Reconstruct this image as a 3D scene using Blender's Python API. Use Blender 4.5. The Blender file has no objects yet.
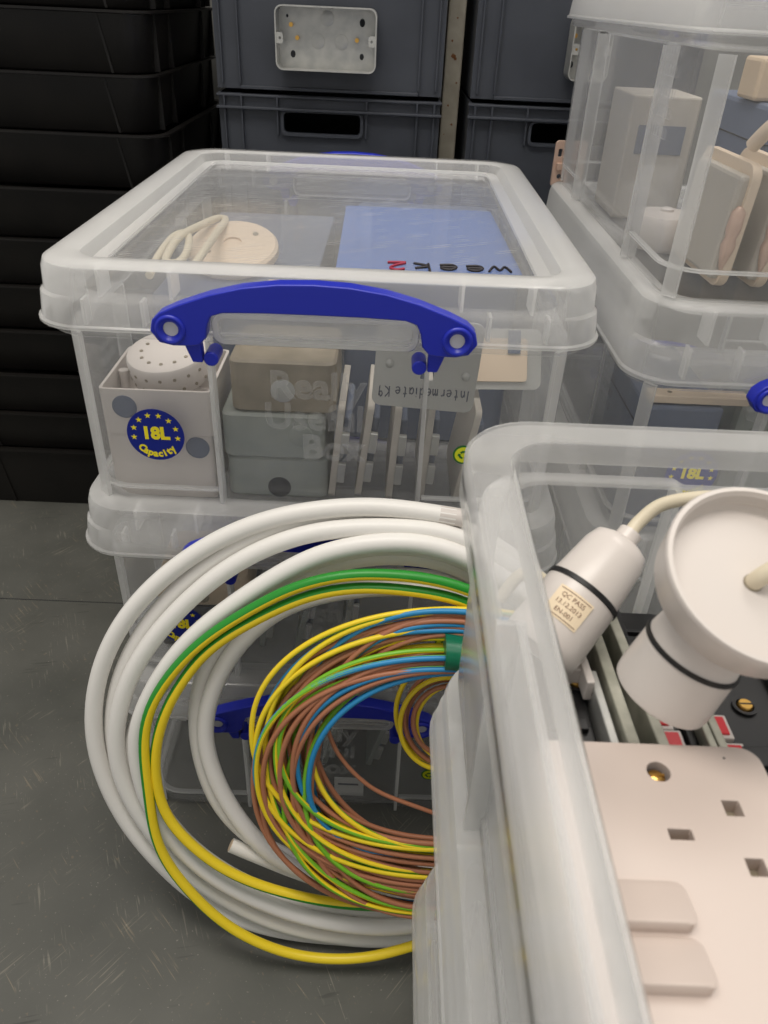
import bpy, bmesh, math, random
from mathutils import Vector, Matrix
random.seed(7)
S = bpy.context.scene
COL = S.collection
PI = math.pi

# ------------------------------------------------------------------ camera, light, exposure
cam_d = bpy.data.cameras.new('camera'); cam = bpy.data.objects.new('camera', cam_d); COL.objects.link(cam)
cam.location = (0.0476, -0.5028, 0.7351)
cam.rotation_euler = (0.978, -0.0387, 0.0172)
cam_d.sensor_fit = 'VERTICAL'; cam_d.sensor_height = 36.0
cam_d.lens = 764.18 / 1024 * 36.0
cam_d.clip_start = 0.01
cam_d.dof.use_dof = True; cam_d.dof.focus_distance = 0.66; cam_d.dof.aperture_fstop = 16.0
S.camera = cam

world = bpy.data.worlds.new('room_light'); S.world = world; world.use_nodes = True
wb = world.node_tree.nodes['Background']
wb.inputs[0].default_value = (1.0, 0.97, 0.93, 1); wb.inputs[1].default_value = 0.45

def area(name, loc, size, power, target=(0, 0.1, 0), color=(1, 0.935, 0.86)):
    l = bpy.data.lights.new(name, 'AREA'); l.shape = 'RECTANGLE'; l.size, l.size_y = size
    l.energy = power; l.color = color
    o = bpy.data.objects.new(name, l); COL.objects.link(o); o.location = loc
    o.rotation_euler = (Vector(target) - Vector(loc)).to_track_quat('-Z', 'Y').to_euler()
    return o
area('ceiling_lamp_near', (-0.25, -0.35, 2.4), (1.5, 0.5), 26)
area('ceiling_lamp_far', (0.9, 0.55, 2.4), (1.2, 0.5), 11)

S.view_settings.view_transform = 'Standard'; S.view_settings.look = 'None'
S.view_settings.gamma = 1.0; S.view_settings.use_curve_mapping = False
S.view_settings.exposure = 0.16
cy = S.cycles
cy.max_bounces = 16; cy.transparent_max_bounces = 96; cy.transmission_bounces = 8
cy.diffuse_bounces = 4; cy.glossy_bounces = 4
cy.use_denoising = True
cy.caustics_reflective = False; cy.caustics_refractive = False
cy.sample_clamp_indirect = 4.0

# ------------------------------------------------------------------ materials
def srgb(r, g, b):
    f = lambda c: (c / 255 / 12.92) if c / 255 <= 0.04045 else ((c / 255 + 0.055) / 1.055) ** 2.4
    return (f(r), f(g), f(b), 1)
def mat(name, color, rough=0.5, metal=0.0, spec=0.5, noise=None, bump=0.0, bscale=200, trans=0.0):
    m = bpy.data.materials.new(name); m.use_nodes = True; nt = m.node_tree
    b = nt.nodes['Principled BSDF']
    b.inputs['Base Color'].default_value = color; b.inputs['Roughness'].default_value = rough
    b.inputs['Metallic'].default_value = metal; b.inputs['Specular IOR Level'].default_value = spec
    if trans: b.inputs['Subsurface Weight'].default_value = trans
    tc = nt.nodes.new('ShaderNodeTexCoord')
    if noise:                                        # (scale, low colour, high colour): mottled wear of the thing itself
        n = nt.nodes.new('ShaderNodeTexNoise'); n.inputs['Scale'].default_value = noise[0]; n.inputs['Detail'].default_value = 6
        r = nt.nodes.new('ShaderNodeValToRGB'); r.color_ramp.elements[0].position = 0.35; r.color_ramp.elements[1].position = 0.65
        r.color_ramp.elements[0].color = noise[1]; r.color_ramp.elements[1].color = noise[2]
        nt.links.new(tc.outputs['Object'], n.inputs['Vector']); nt.links.new(n.outputs['Fac'], r.inputs['Fac'])
        nt.links.new(r.outputs['Color'], b.inputs['Base Color'])
    if bump:
        n2 = nt.nodes.new('ShaderNodeTexNoise'); n2.inputs['Scale'].default_value = bscale; n2.inputs['Detail'].default_value = 3
        bp = nt.nodes.new('ShaderNodeBump'); bp.inputs['Strength'].default_value = bump; bp.inputs['Distance'].default_value = 0.001
        nt.links.new(tc.outputs['Object'], n2.inputs['Vector']); nt.links.new(n2.outputs['Fac'], bp.inputs['Height'])
        nt.links.new(bp.outputs['Normal'], b.inputs['Normal'])
    return m
def poly(name, k, tint=(0.99, 0.992, 0.995, 1), col=(0.96, 0.96, 0.945, 1), rough=0.22, scratch=False):
    """clear polypropylene: light passes straight through except for what the thickness scatters (1 - exp(-k / cos))"""
    m = bpy.data.materials.new(name); m.use_nodes = True; nt = m.node_tree; N = nt.nodes; L = nt.links
    N.clear()
    out = N.new('ShaderNodeOutputMaterial')
    tr = N.new('ShaderNodeBsdfTransparent'); tr.inputs[0].default_value = tint
    df = N.new('ShaderNodeBsdfDiffuse'); df.inputs[0].default_value = col
    tl = N.new('ShaderNodeBsdfTranslucent'); tl.inputs[0].default_value = col
    half = N.new('ShaderNodeMixShader'); half.inputs[0].default_value = 0.5
    L.new(df.outputs[0], half.inputs[1]); L.new(tl.outputs[0], half.inputs[2])
    lw = N.new('ShaderNodeLayerWeight'); lw.inputs['Blend'].default_value = 0.5
    def mth(op, a, b=None):
        n = N.new('ShaderNodeMath'); n.operation = op
        for i, v in enumerate((a, b)):
            if v is None: continue
            if isinstance(v, (int, float)): n.inputs[i].default_value = v
            else: L.new(v, n.inputs[i])
        return n.outputs[0]
    c = mth('MAXIMUM', mth('SUBTRACT', 1.0, lw.outputs['Facing']), 0.10)
    kk = k
    if scratch:
        tc = N.new('ShaderNodeTexCoord'); mp = N.new('ShaderNodeMapping'); mp.vector_type = 'TEXTURE'; mp.inputs['Scale'].default_value = (1 / 25, 1 / 450, 1 / 25)
        mp.inputs['Rotation'].default_value = (0, 0, 0.5)
        L.new(tc.outputs['Object'], mp.inputs['Vector'])
        n = N.new('ShaderNodeTexNoise'); n.inputs['Scale'].default_value = 1.0; n.inputs['Detail'].default_value = 2
        L.new(mp.outputs[0], n.inputs['Vector'])
        g = mth('MULTIPLY', mth('MAXIMUM', mth('SUBTRACT', n.outputs['Fac'], 0.62), 0.0), 0.8)
        kk = mth('ADD', g, k)
    fac = mth('SUBTRACT', 1.0, mth('EXPONENT', mth('DIVIDE', mth('MULTIPLY', kk, -1.0), c)))
    mx = N.new('ShaderNodeMixShader'); L.new(fac, mx.inputs[0]); L.new(tr.outputs[0], mx.inputs[1]); L.new(half.outputs[0], mx.inputs[2])
    fr = N.new('ShaderNodeFresnel'); fr.inputs['IOR'].default_value = 1.36
    gl = N.new('ShaderNodeBsdfGlossy'); gl.inputs['Roughness'].default_value = rough
    geo = N.new('ShaderNodeNewGeometry')
    ff = mth('MULTIPLY', fr.outputs[0], mth('SUBTRACT', 1.0, geo.outputs['Backfacing']))
    mg = N.new('ShaderNodeMixShader'); L.new(ff, mg.inputs[0]); L.new(mx.outputs[0], mg.inputs[1]); L.new(gl.outputs[0], mg.inputs[2])
    L.new(mg.outputs[0], out.inputs['Surface'])
    return m

M = {}
M['body'] = poly('clear_polypropylene_walls', 0.06, rough=0.14)
M['rim'] = poly('clear_polypropylene_lids', 0.26, rough=0.15)
M['panel'] = poly('clear_polypropylene_lid_panel', 0.05, rough=0.10, scratch=True)
M['frost'] = poly('frosted_polypropylene_walls', 0.15, rough=0.2)
M['lip'] = poly('clear_polypropylene_thick', 0.40, rough=0.2)
M['emb'] = poly('clear_polypropylene_emboss', 0.12, rough=0.2)
M['blue'] = mat('royal_blue_plastic', srgb(22, 38, 172), 0.36, bump=0.05, bscale=900)
M['pin'] = mat('pale_pin_plastic', srgb(205, 205, 208), 0.35)
M['stk'] = mat('sticker_blue', srgb(8, 32, 135), 0.35)
M['yel'] = mat('sticker_yellow', srgb(250, 232, 40), 0.45)
M['recy'] = mat('sticker_lime', srgb(225, 230, 30), 0.45)
M['recg'] = mat('sticker_green', srgb(25, 110, 45), 0.45)
M['white'] = mat('white_moulded_plastic', srgb(210, 203, 197), 0.32, bump=0.03, bscale=700)
M['socket'] = mat('blush_white_plastic', srgb(200, 186, 177), 0.34, bump=0.03, bscale=700)
M['palegrey'] = mat('pale_grey_plastic', srgb(188, 182, 172), 0.45)
M['cream'] = mat('cream_plastic', srgb(224, 205, 182), 0.4, bump=0.03, bscale=600)
M['beige'] = mat('beige_plastic', srgb(206, 186, 160), 0.45)
M['cablew'] = mat('white_pvc_sheath', srgb(232, 230, 225), 0.42, bump=0.06, bscale=400)
M['flex'] = mat('cream_flex_sheath', srgb(214, 204, 180), 0.45)
M['galv'] = mat('galvanised_steel', srgb(170, 172, 168), 0.38, metal=0.55, noise=(60, srgb(172, 173, 170), srgb(190, 190, 185)), bump=0.06, bscale=250)
M['galvd'] = mat('dull_zinc_steel', srgb(165, 164, 150), 0.45, metal=0.25, noise=(80, srgb(150, 150, 136), srgb(180, 178, 164)))
M['silver'] = mat('satin_steel_plate', srgb(190, 190, 186), 0.34, metal=0.5)
M['greyb'] = mat('grey_painted_steel', srgb(146, 152, 146), 0.45, noise=(30, srgb(138, 145, 140), srgb(156, 160, 153)))
M['taupe'] = mat('taupe_steel', srgb(140, 130, 112), 0.45, noise=(40, srgb(128, 119, 102), srgb(152, 142, 124)))
M['brass'] = mat('brass', srgb(214, 170, 92), 0.28, metal=1.0)
M['black'] = mat('black_bakelite', srgb(22, 22, 23), 0.34)
M['hole'] = mat('dark_hole', srgb(30, 32, 36), 0.8)
M['ring'] = mat('black_rubber_ring', srgb(16, 16, 17), 0.5)
M['red'] = mat('red_rocker', srgb(214, 24, 40), 0.3)
M['tape'] = mat('green_tape', srgb(6, 105, 74), 0.3)
M['brown'] = mat('brown_pvc', srgb(172, 114, 84), 0.42)
M['wblue'] = mat('blue_pvc', srgb(40, 136, 190), 0.42)
M['wgreen'] = mat('green_pvc', srgb(120, 186, 44), 0.4)
M['wyel'] = mat('yellow_pvc', srgb(240, 212, 40), 0.4)
M['tgreen'] = mat('dark_green_pvc', srgb(34, 140, 40), 0.4)
M['crate'] = mat('slate_grey_plastic', srgb(57, 61, 69), 0.5, noise=(14, srgb(53, 57, 65), srgb(61, 65, 73)), bump=0.10, bscale=500)
M['tray'] = mat('black_tray_plastic', srgb(22, 21, 20), 0.42, spec=0.3, noise=(9, srgb(18, 17, 17), srgb(28, 26, 24)), bump=0.08, bscale=160)
M['rack'] = mat('cream_painted_steel', srgb(158, 152, 137), 0.5, noise=(45, srgb(150, 144, 129), srgb(168, 162, 147)))
M['rust'] = mat('rust_spots', srgb(120, 78, 44), 0.8)
M['folder'] = mat('blue_card', srgb(70, 108, 178), 0.6)
M['bluegrey'] = mat('blue_grey_plastic', srgb(98, 108, 128), 0.55)
M['ink'] = mat('black_marker', srgb(34, 30, 36), 0.6)
M['inkr'] = mat('red_marker', srgb(150, 30, 60), 0.6)
M['inkb'] = mat('faded_marker', srgb(78, 82, 96), 0.6)
M['paper'] = mat('buff_paper_label', srgb(232, 214, 184), 0.7)
M['paperw'] = mat('white_paper_label', srgb(225, 225, 222), 0.7)
M['print'] = mat('brown_print', srgb(120, 84, 66), 0.7)
M['pink'] = mat('pinkish_terminal', srgb(212, 182, 164), 0.4, metal=0.3)

def floor_mat():
    m = bpy.data.materials.new('scuffed_vinyl'); m.use_nodes = True; nt = m.node_tree; N = nt.nodes; L = nt.links
    b = N['Principled BSDF']; b.inputs['Roughness'].default_value = 0.46
    tc = N.new('ShaderNodeTexCoord')
    def noise(scale, detail=5, vec=None, rot=None, sc=None):
        n = N.new('ShaderNodeTexNoise'); n.inputs['Scale'].default_value = scale; n.inputs['Detail'].default_value = detail
        if sc:
            mp = N.new('ShaderNodeMapping'); mp.vector_type = 'TEXTURE'; mp.inputs['Scale'].default_value = tuple(1 / q for q in sc); mp.inputs['Rotation'].default_value = (0, 0, rot)
            L.new(tc.outputs['Object'], mp.inputs['Vector']); L.new(mp.outputs[0], n.inputs['Vector'])
        else: L.new(tc.outputs['Object'], n.inputs['Vector'])
        return n.outputs['Fac']
    def ramp(s, p0, p1, c0, c1):
        r = N.new('ShaderNodeValToRGB'); e = r.color_ramp.elements
        e[0].position, e[1].position, e[0].color, e[1].color = p0, p1, c0, c1
        L.new(s, r.inputs['Fac']); return r.outputs['Color']
    def mix(f, a, c, col):
        x = N.new('ShaderNodeMix'); x.data_type = 'RGBA'; x.blend_type = 'MIX'
        mm = N.new('ShaderNodeMath'); mm.operation = 'MULTIPLY'; L.new(f, mm.inputs[0]); mm.inputs[1].default_value = c
        L.new(mm.outputs[0], x.inputs[0]); L.new(a, x.inputs[6]); x.inputs[7].default_value = col; return x.outputs[2]
    base = ramp(noise(7, 8), 0.3, 0.7, srgb(78, 79, 74), srgb(97, 97, 91))
    K = (0, 0, 0, 1); Wt = (1, 1, 1, 1)
    def both(a, c):
        m_ = N.new('ShaderNodeMath'); m_.operation = 'MULTIPLY'; L.new(a, m_.inputs[0]); L.new(c, m_.inputs[1]); return m_.outputs[0]
    def scuff(rot, sx, sy, lo, mask, col, amount):                      # sparse scratches, kept to patches
        st = ramp(noise(1, 2, rot=rot, sc=(sx, sy, 1)), lo, lo + 0.05, K, Wt); mk = ramp(noise(mask, 3), 0.55, 0.64, K, Wt)
        return mix(both(st, mk), base, amount, col)
    base = scuff(0.9, 22, 420, 0.61, 15, srgb(150, 144, 128), 0.4)
    base = scuff(-0.8, 18, 380, 0.61, 19, srgb(155, 142, 118), 0.4)
    base = scuff(2.0, 26, 460, 0.61, 23, srgb(160, 155, 140), 0.35)
    base = scuff(0.2, 16, 240, 0.61, 11, srgb(50, 52, 49), 0.6)
    base = mix(ramp(noise(160, 3), 0.66, 0.75, K, Wt), base, 0.35, srgb(140, 122, 98))
    base = mix(ramp(noise(330, 2), 0.68, 0.74, K, Wt), base, 0.4, srgb(165, 160, 148))
    L.new(base, b.inputs['Base Color'])
    rr = ramp(noise(18, 6), 0.3, 0.7, (0.36,) * 3 + (1,), (0.58,) * 3 + (1,)); L.new(rr, b.inputs['Roughness'])
    return m
M['floor'] = floor_mat()

# ------------------------------------------------------------------ helpers
def tag(o, label=None, cat=None, group=None, kind=None):
    if label: o['label'] = label
    if cat: o['category'] = cat
    if group: o['group'] = group
    if kind: o['kind'] = kind
    return o
def empty(name, loc, label, cat, group=None, rz=0, rot=None):
    o = bpy.data.objects.new(name, None); o.empty_display_size = 0.02; COL.objects.link(o)
    o.location = loc; o.rotation_euler = rot if rot else (0, 0, rz)
    return tag(o, label, cat, group)
def obj(name, bm, m, parent=None, smooth=35, bevel=0, solid=0, off=0, loc=None, rot=None):
    bmesh.ops.recalc_face_normals(bm, faces=bm.faces)
    me = bpy.data.meshes.new(name); bm.to_mesh(me); bm.free()
    if smooth:
        me.shade_smooth(); me.set_sharp_from_angle(angle=math.radians(smooth))
    for mm in (m if isinstance(m, (list, tuple)) else [m]): me.materials.append(M[mm])
    o = bpy.data.objects.new(name, me); COL.objects.link(o)
    if parent: o.parent = parent
    if loc: o.location = loc
    if rot: o.rotation_euler = rot
    if solid:
        s = o.modifiers.new('wall', 'SOLIDIFY'); s.thickness = solid; s.offset = off; s.use_even_offset = False
    if bevel:
        b = o.modifiers.new('edge', 'BEVEL'); b.width = bevel; b.segments = 2; b.limit_method = 'ANGLE'; b.angle_limit = math.radians(40)
    return o
def bake(name, bm, m, parent, solid, extra):
    """a solidified shell and its moulded webs as one mesh (webs take the thicker plastic)"""
    o = obj(name, bm, [m, 'lip'], parent, 40, solid=solid)
    dg = bpy.context.evaluated_depsgraph_get(); dg.update()
    me = bpy.data.meshes.new_from_object(o.evaluated_get(dg)); b2 = bmesh.new(); b2.from_mesh(me)
    n = len(b2.faces); join(b2, extra); b2.faces.ensure_lookup_table()
    for f in b2.faces[n:]: f.material_index = 1; f.smooth = False
    b2.to_mesh(me); b2.free(); o.modifiers.clear(); o.data = me
    me.materials.clear()
    for mm in (m, 'lip', 'panel'): me.materials.append(M[mm])
    if name == 'lid':                                                   # the thin flat middle of the lid
        for p in me.polygons:
            if abs(p.center.x) < W2 - 0.040 and 0.040 < p.center.y < DP - 0.040: p.material_index = 2
    return o
def copy_tree(o, parent=None):
    c = o.copy(); COL.objects.link(c); c.parent = parent
    for ch in list(o.children): copy_tree(ch, c)
    return c
def box(bm, x0, x1, y0, y1, z0, z1, mtx=None):
    v = [Vector((x, y, z)) for z in (z0, z1) for y in (y0, y1) for x in (x0, x1)]
    if mtx: v = [mtx @ p for p in v]
    b = [bm.verts.new(p) for p in v]
    for f in ((0, 2, 3, 1), (4, 5, 7, 6), (0, 1, 5, 4), (2, 6, 7, 3), (0, 4, 6, 2), (1, 3, 7, 5)): bm.faces.new([b[i] for i in f])
def loft(bm, loops, close=True, cap0=False, cap1=False):
    R = [[bm.verts.new(p) for p in l] for l in loops]; n = len(R[0])
    for a, b in zip(R, R[1:]):
        for i in range(n if close else n - 1):
            j = (i + 1) % n; bm.faces.new((a[i], a[j], b[j], b[i]))
    if cap0: bm.faces.new(list(reversed(R[0])))
    if cap1: bm.faces.new(R[-1])
def rrect(x0, x1, y0, y1, r, n=6):
    P = []
    for cx, cy, a in ((x1 - r, y0 + r, -PI / 2), (x1 - r, y1 - r, 0), (x0 + r, y1 - r, PI / 2), (x0 + r, y0 + r, PI)):
        for i in range(n + 1): P.append((cx + r * math.cos(a + PI / 2 * i / n), cy + r * math.sin(a + PI / 2 * i / n)))
    return P
def circ(cx, cy, r, n=24): return [(cx + r * math.cos(2 * PI * i / n), cy + r * math.sin(2 * PI * i / n)) for i in range(n)]
def sheet(bm, outer, holes=(), th=0.003, mtx=None):
    """flat plate with real holes in local xy, top at z 0, bottom at z -th"""
    es = []
    for lp in (outer,) + tuple(holes):
        vs = [bm.verts.new((x, y, 0)) for x, y in lp]
        es += [bm.edges.new((vs[i], vs[(i + 1) % len(vs)])) for i in range(len(vs))]
    r = bmesh.ops.triangle_fill(bm, use_beauty=True, use_dissolve=False, edges=es)
    fs = [f for f in r['geom'] if isinstance(f, bmesh.types.BMFace)]
    allv = {v for f in fs for v in f.verts}
    if th:
        e = bmesh.ops.extrude_face_region(bm, geom=fs)
        nv = [v for v in e['geom'] if isinstance(v, bmesh.types.BMVert)]
        for v in nv: v.co.z -= th
        allv |= set(nv)
    if mtx:
        for v in allv: v.co = mtx @ v.co
def lathe(bm, prof, n=32, mtx=None, cap0=True, cap1=True):
    L = [[(r * math.cos(2 * PI * i / n), r * math.sin(2 * PI * i / n), z) for i in range(n)] for r, z in prof]
    if mtx: L = [[mtx @ Vector(p) for p in l] for l in L]
    loft(bm, L, True, cap0, cap1)
def axis_m(p, q):
    """matrix whose z axis runs from p to q with its origin at p"""
    p, q = Vector(p), Vector(q)
    return Matrix.Translation(p) @ (q - p).to_track_quat('Z', 'Y').to_matrix().to_4x4()
def cyl(bm, p, q, r, n=20, r2=None):
    h = (Vector(q) - Vector(p)).length
    lathe(bm, [(r, 0), (r if r2 is None else r2, h)], n, axis_m(p, q))
def spline(pts, sub=6, closed=False):
    P = [Vector(p) for p in pts]; n = len(P); out = []
    rng = n if closed else n - 1
    for i in range(rng):
        g = lambda k: P[k % n] if closed else P[max(0, min(n - 1, k))]
        a, b, c, d = g(i - 1), g(i), g(i + 1), g(i + 2)
        for s in range(sub):
            t = s / sub
            out.append(0.5 * ((2 * b) + (c - a) * t + (2 * a - 5 * b + 4 * c - d) * t * t + (3 * b - a - 3 * c + d) * t ** 3))
    if not closed: out.append(P[-1])
    return out
def tube(bm, path, r, n=10, closed=False, stripe=0.0, twist=0.0, phase=0.0, rfun=None):
    """round cable along a path; stripe = share of the girth in material 1"""
    m = len(path); T = []
    for i in range(m):
        a = path[(i - 1) % m] if closed or i > 0 else path[0]; b = path[(i + 1) % m] if closed or i < m - 1 else path[-1]
        T.append((b - a).normalized())
    up = Vector((0, -0.94, 0.34)); rings = []
    for i in range(m):
        nrm = (up - T[i] * up.dot(T[i])).normalized(); bn = T[i].cross(nrm)
        rr = r if rfun is None else rfun(i / (m - 1))
        ph = phase(i / (m - 1)) if callable(phase) else phase + twist * i
        rings.append([bm.verts.new(path[i] + (nrm * math.cos(ph + 2 * PI * k / n) + bn * math.sin(ph + 2 * PI * k / n)) * rr) for k in range(n)])
    for i in range(m if closed else m - 1):
        A, B = rings[i], rings[(i + 1) % m]
        for k in range(n):
            f = bm.faces.new((A[k], A[(k + 1) % n], B[(k + 1) % n], B[k]))
            if stripe and k < stripe * n: f.material_index = 1
    if not closed:
        bm.faces.new(list(reversed(rings[0]))); bm.faces.new(rings[-1])
def text_bm(txt, size, th=0.0, bold=0.0, align='CENTER'):
    c = bpy.data.curves.new('t', 'FONT'); c.body = txt; c.size = size; c.align_x = align; c.align_y = 'CENTER'
    c.offset = bold; c.extrude = th; c.resolution_u = 3
    o = bpy.data.objects.new('t', c); COL.objects.link(o)
    dg = bpy.context.evaluated_depsgraph_get(); dg.update()
    me = bpy.data.meshes.new_from_object(o.evaluated_get(dg))
    bm = bmesh.new(); bm.from_mesh(me)
    bpy.data.objects.remove(o); bpy.data.curves.remove(c); bpy.data.meshes.remove(me)
    return bm
def join(bm, other, mtx=None, fn=None):
    mp = {}
    for v in other.verts:
        p = v.co.copy()
        if fn: p = Vector(fn(p))
        if mtx: p = mtx @ p
        mp[v] = bm.verts.new(p)
    for f in other.faces:
        try: bm.faces.new([mp[v] for v in f.verts])
        except ValueError: pass
    other.free()
FRONT = Matrix(((1, 0, 0, 0), (0, 0, -1, 0), (0, 1, 0, 0), (0, 0, 0, 1)))   # local xy sheet -> a wall facing -y, z up
STROKES = {'w': [[(0, .6), (.15, 0), (.35, .45), (.5, 0), (.7, .62)]], 'e': [[(.05, .32), (.5, .36), (.45, .58), (.2, .6), (.03, .3), (.2, .02), (.55, .1)]],
 'k': [[(.05, 1), (.08, 0)], [(.5, .6), (.08, .3), (.55, 0)]], '2': [[(.05, .8), (.3, .98), (.5, .75), (.3, .35), (.0, .02), (.6, .08)]],
 'I': [[(.1, 1), (.05, 0)]], 'n': [[(.05, .6), (.08, 0)], [(.08, .4), (.3, .62), (.45, .4), (.48, 0)]], 't': [[(.25, .95), (.2, .1), (.4, 0)], [(0, .6), (.45, .62)]],
 'r': [[(.05, .6), (.08, 0)], [(.08, .35), (.25, .6), (.42, .55)]], 'm': [[(.03, .6), (.05, 0)], [(.05, .4), (.2, .6), (.3, .4), (.32, 0)], [(.32, .4), (.5, .6), (.6, .35), (.62, 0)]],
 'd': [[(.45, .5), (.2, .6), (.03, .3), (.2, 0), (.45, .2)], [(.47, 1), (.48, 0)]], 'i': [[(.1, .6), (.12, 0)], [(.1, .8), (.12, .84)]],
 'a': [[(.45, .5), (.2, .6), (.03, .3), (.2, 0), (.45, .25)], [(.47, .6), (.5, 0)]], 'K': [[(.05, 1), (.06, 0)], [(.55, 1), (.08, .45), (.6, 0)]],
 '9': [[(.45, .7), (.25, 1), (.05, .75), (.2, .5), (.44, .65), (.46, .9), (.4, 0)]], ' ': []}
def scrawl(bm, txt, h, w, mtx, r=0.0006):
    x = 0
    for ch in txt:
        for s in STROKES[ch]:
            p = [mtx @ Vector(((x + a * 0.85) * w, b * h, 0)) for a, b in s]
            tube(bm, spline(p, 4), r, 5)
        x += 0.72 if ch not in 'Ii ' else 0.38
    return x * w

W2, DP, HB = 0.195, 0.48, 0.159                      # clear storage box: half width, depth, height of the lid edge
# ------------------------------------------------------------------ setting
bm = bmesh.new(); box(bm, -1.6, 1.8, -1.4, 1.5, -0.03, 0)
tag(obj('floor', bm, 'floor', smooth=0), kind='structure')
bm = bmesh.new()
for y in (0.327, -0.29): box(bm, -1.6, 1.8, y - 0.0006, y + 0.0006, 0, 0.0004)
tag(obj('trim_1', bm, 'hole', smooth=0), 'dark seam line between the floor sheets', kind='structure')
bm = bmesh.new(); box(bm, -1.6, 1.8, 1.15, 1.2, 0, 1.5)
M['wall'] = mat('grey_painted_wall', srgb(120, 120, 116), 0.7, noise=(5, srgb(112, 112, 108), srgb(128, 128, 124)))
tag(obj('wall_back', bm, 'wall', smooth=0), kind='structure')

# ------------------------------------------------------------------ clear storage boxes
def outline(inset, z, r, rec=0.0):
    """rounded rectangle 390 x 480 mm with a recessed middle on every side"""
    x0, x1, y0, y1 = -W2 + inset, W2 - inset, inset, DP - inset; P = []
    def arc(cx, cy, a):
        for i in range(9): P.append((cx + r * math.cos(a + PI / 2 * i / 8), cy + r * math.sin(a + PI / 2 * i / 8), z))
    arc(x0 + r, y0 + r, PI)
    for x, d in ((-0.080, 0), (-0.0765, 1), (0.0765, 1), (0.080, 0)): P.append((x, y0 + rec * d, z))
    arc(x1 - r, y0 + r, -PI / 2)
    for y, d in ((0.125, 0), (0.1285, 1), (0.3515, 1), (0.355, 0)): P.append((x1 - rec * d, y, z))
    arc(x1 - r, y1 - r, 0)
    for x, d in ((0.080, 0), (0.0765, 1), (-0.0765, 1), (-0.080, 0)): P.append((x, y1 - rec * d, z))
    arc(x0 + r, y1 - r, PI / 2)
    for y, d in ((0.355, 0), (0.3515, 1), (0.1285, 1), (0.125, 0)): P.append((x0 + rec * d, y, z))
    return P
def body_bm():
    bm = bmesh.new(); r = 0.032
    lv = [(0.0190, 0.0000, r - .006, 0.002), (0.0165, 0.0018, r - .004, 0.003), (0.0160, 0.0205, r - .004, 0.003), (0.0130, 0.0222, r - .002, 0.008),
          (0.0124, 0.026, r - .001, 0.0095), (0.0118, 0.148, r, 0.0095), (0.0122, 0.1505, r, 0.006), (0.0245, 0.1525, r - .010, 0.0), (0.0240, 0.1735, r - .010, 0.0),
          (0.0230, 0.1752, r - .009, 0), (0.0035, 0.1755, r + .004, 0), (0.0022, 0.174, r + .005, 0), (0.0016, 0.152, r + .005, 0)]
    loft(bm, [outline(i, z, rr, c) for i, z, rr, c in lv], True, cap0=True)
    return bm
def rib_list():
    """every upright of the body as a mesh of its own"""
    out = []
    for sy, yy in ((1, 0.0116), (-1, DP - 0.0116)):
        for x, t in ((-0.0785, .0016), (0.0785, .0016)):
            bm = bmesh.new(); box(bm, x - t, x + t, yy - sy * 0.0012, yy + sy * 0.011, 0.003, 0.1485); out.append(bm)
        for sx in (-1, 1):                                              # broad post on every rounded corner
            q = Matrix.Translation((sx * (W2 - 0.0211), yy + sy * 0.0093, 0)) @ Matrix.Rotation(sx * sy * PI / 4, 4, 'Z')
            bm = bmesh.new(); box(bm, -.0055, .0055, -.0022, .0012, 0.003, 0.1485, q); out.append(bm)
    for sx, xx in ((1, -W2 + 0.0116), (-1, W2 - 0.0116)):
        for y in (0.1268, 0.3532): bm = bmesh.new(); box(bm, xx - sx * 0.0012, xx + sx * 0.011, y - 0.0016, y + 0.0016, 0.003, 0.1485); out.append(bm)
    for sx in (-1, 1):                                                  # shelf round the foot of every corner
        for top in (0, 1):
            x0, y0, r, i = W2 - 0.0122, 0.0122, 0.0315, 6
            P = [(x0, 0.122)] + [(x0 - r + r * math.cos(a * PI / 2 / i), y0 + r - r * math.sin(a * PI / 2 / i)) for a in range(i + 1)] + [(0.0815, y0)]
            Q = [(x0 - .0045, 0.122)] + [(x0 - r + (r - .0045) * math.cos(a * PI / 2 / i), y0 + r - (r - .0045) * math.sin(a * PI / 2 / i)) for a in range(i + 1)] + [(0.0815, y0 + .0045)]
            f = lambda p, z: (sx * p[0], DP - p[1] if top else p[1], z)
            bm = bmesh.new(); loft(bm, [[f(a, 0.0212), f(a, 0.0232), f(b, 0.0232), f(b, 0.0212)] for a, b in zip(P, Q)], True, True, True); out.append(bm)
    return out
def grip_bm():
    bm = bmesh.new()
    for sx, xx in ((1, -W2 + 0.0116), (-1, W2 - 0.0116)):
        for i in range(5):                                             # moulded grip marks
            for j in range(5):
                y = 0.083 + 0.0068 * i; z = 0.094 + 0.0125 * j
                box(bm, xx - sx * 0.0010, xx + sx * 0.001, y - 0.0009, y + 0.0009, z, z + 0.0065)
    return bm
def ledge_bm(s, y0):
    bm = bmesh.new()
    out = [(x, z) for x, z in rrect(-0.070, 0.070, 0.1535, 0.1765, 0.008)]
    inn = [(x, z) for x, z in rrect(-0.066, 0.066, 0.1575, 0.1725, 0.005)]
    loft(bm, [[(x, y0 + s * 0.012, z) for x, z in out], [(x, y0 - s * 0.006, z) for x, z in out], [(x * .99, y0 - s * 0.008, (z - .165) * .9 + .165) for x, z in out],
              [(x, y0 - s * 0.0078, z) for x, z in inn], [(x, y0 + s * 0.003, z) for x, z in inn]], True, cap1=True)
    return bm
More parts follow.
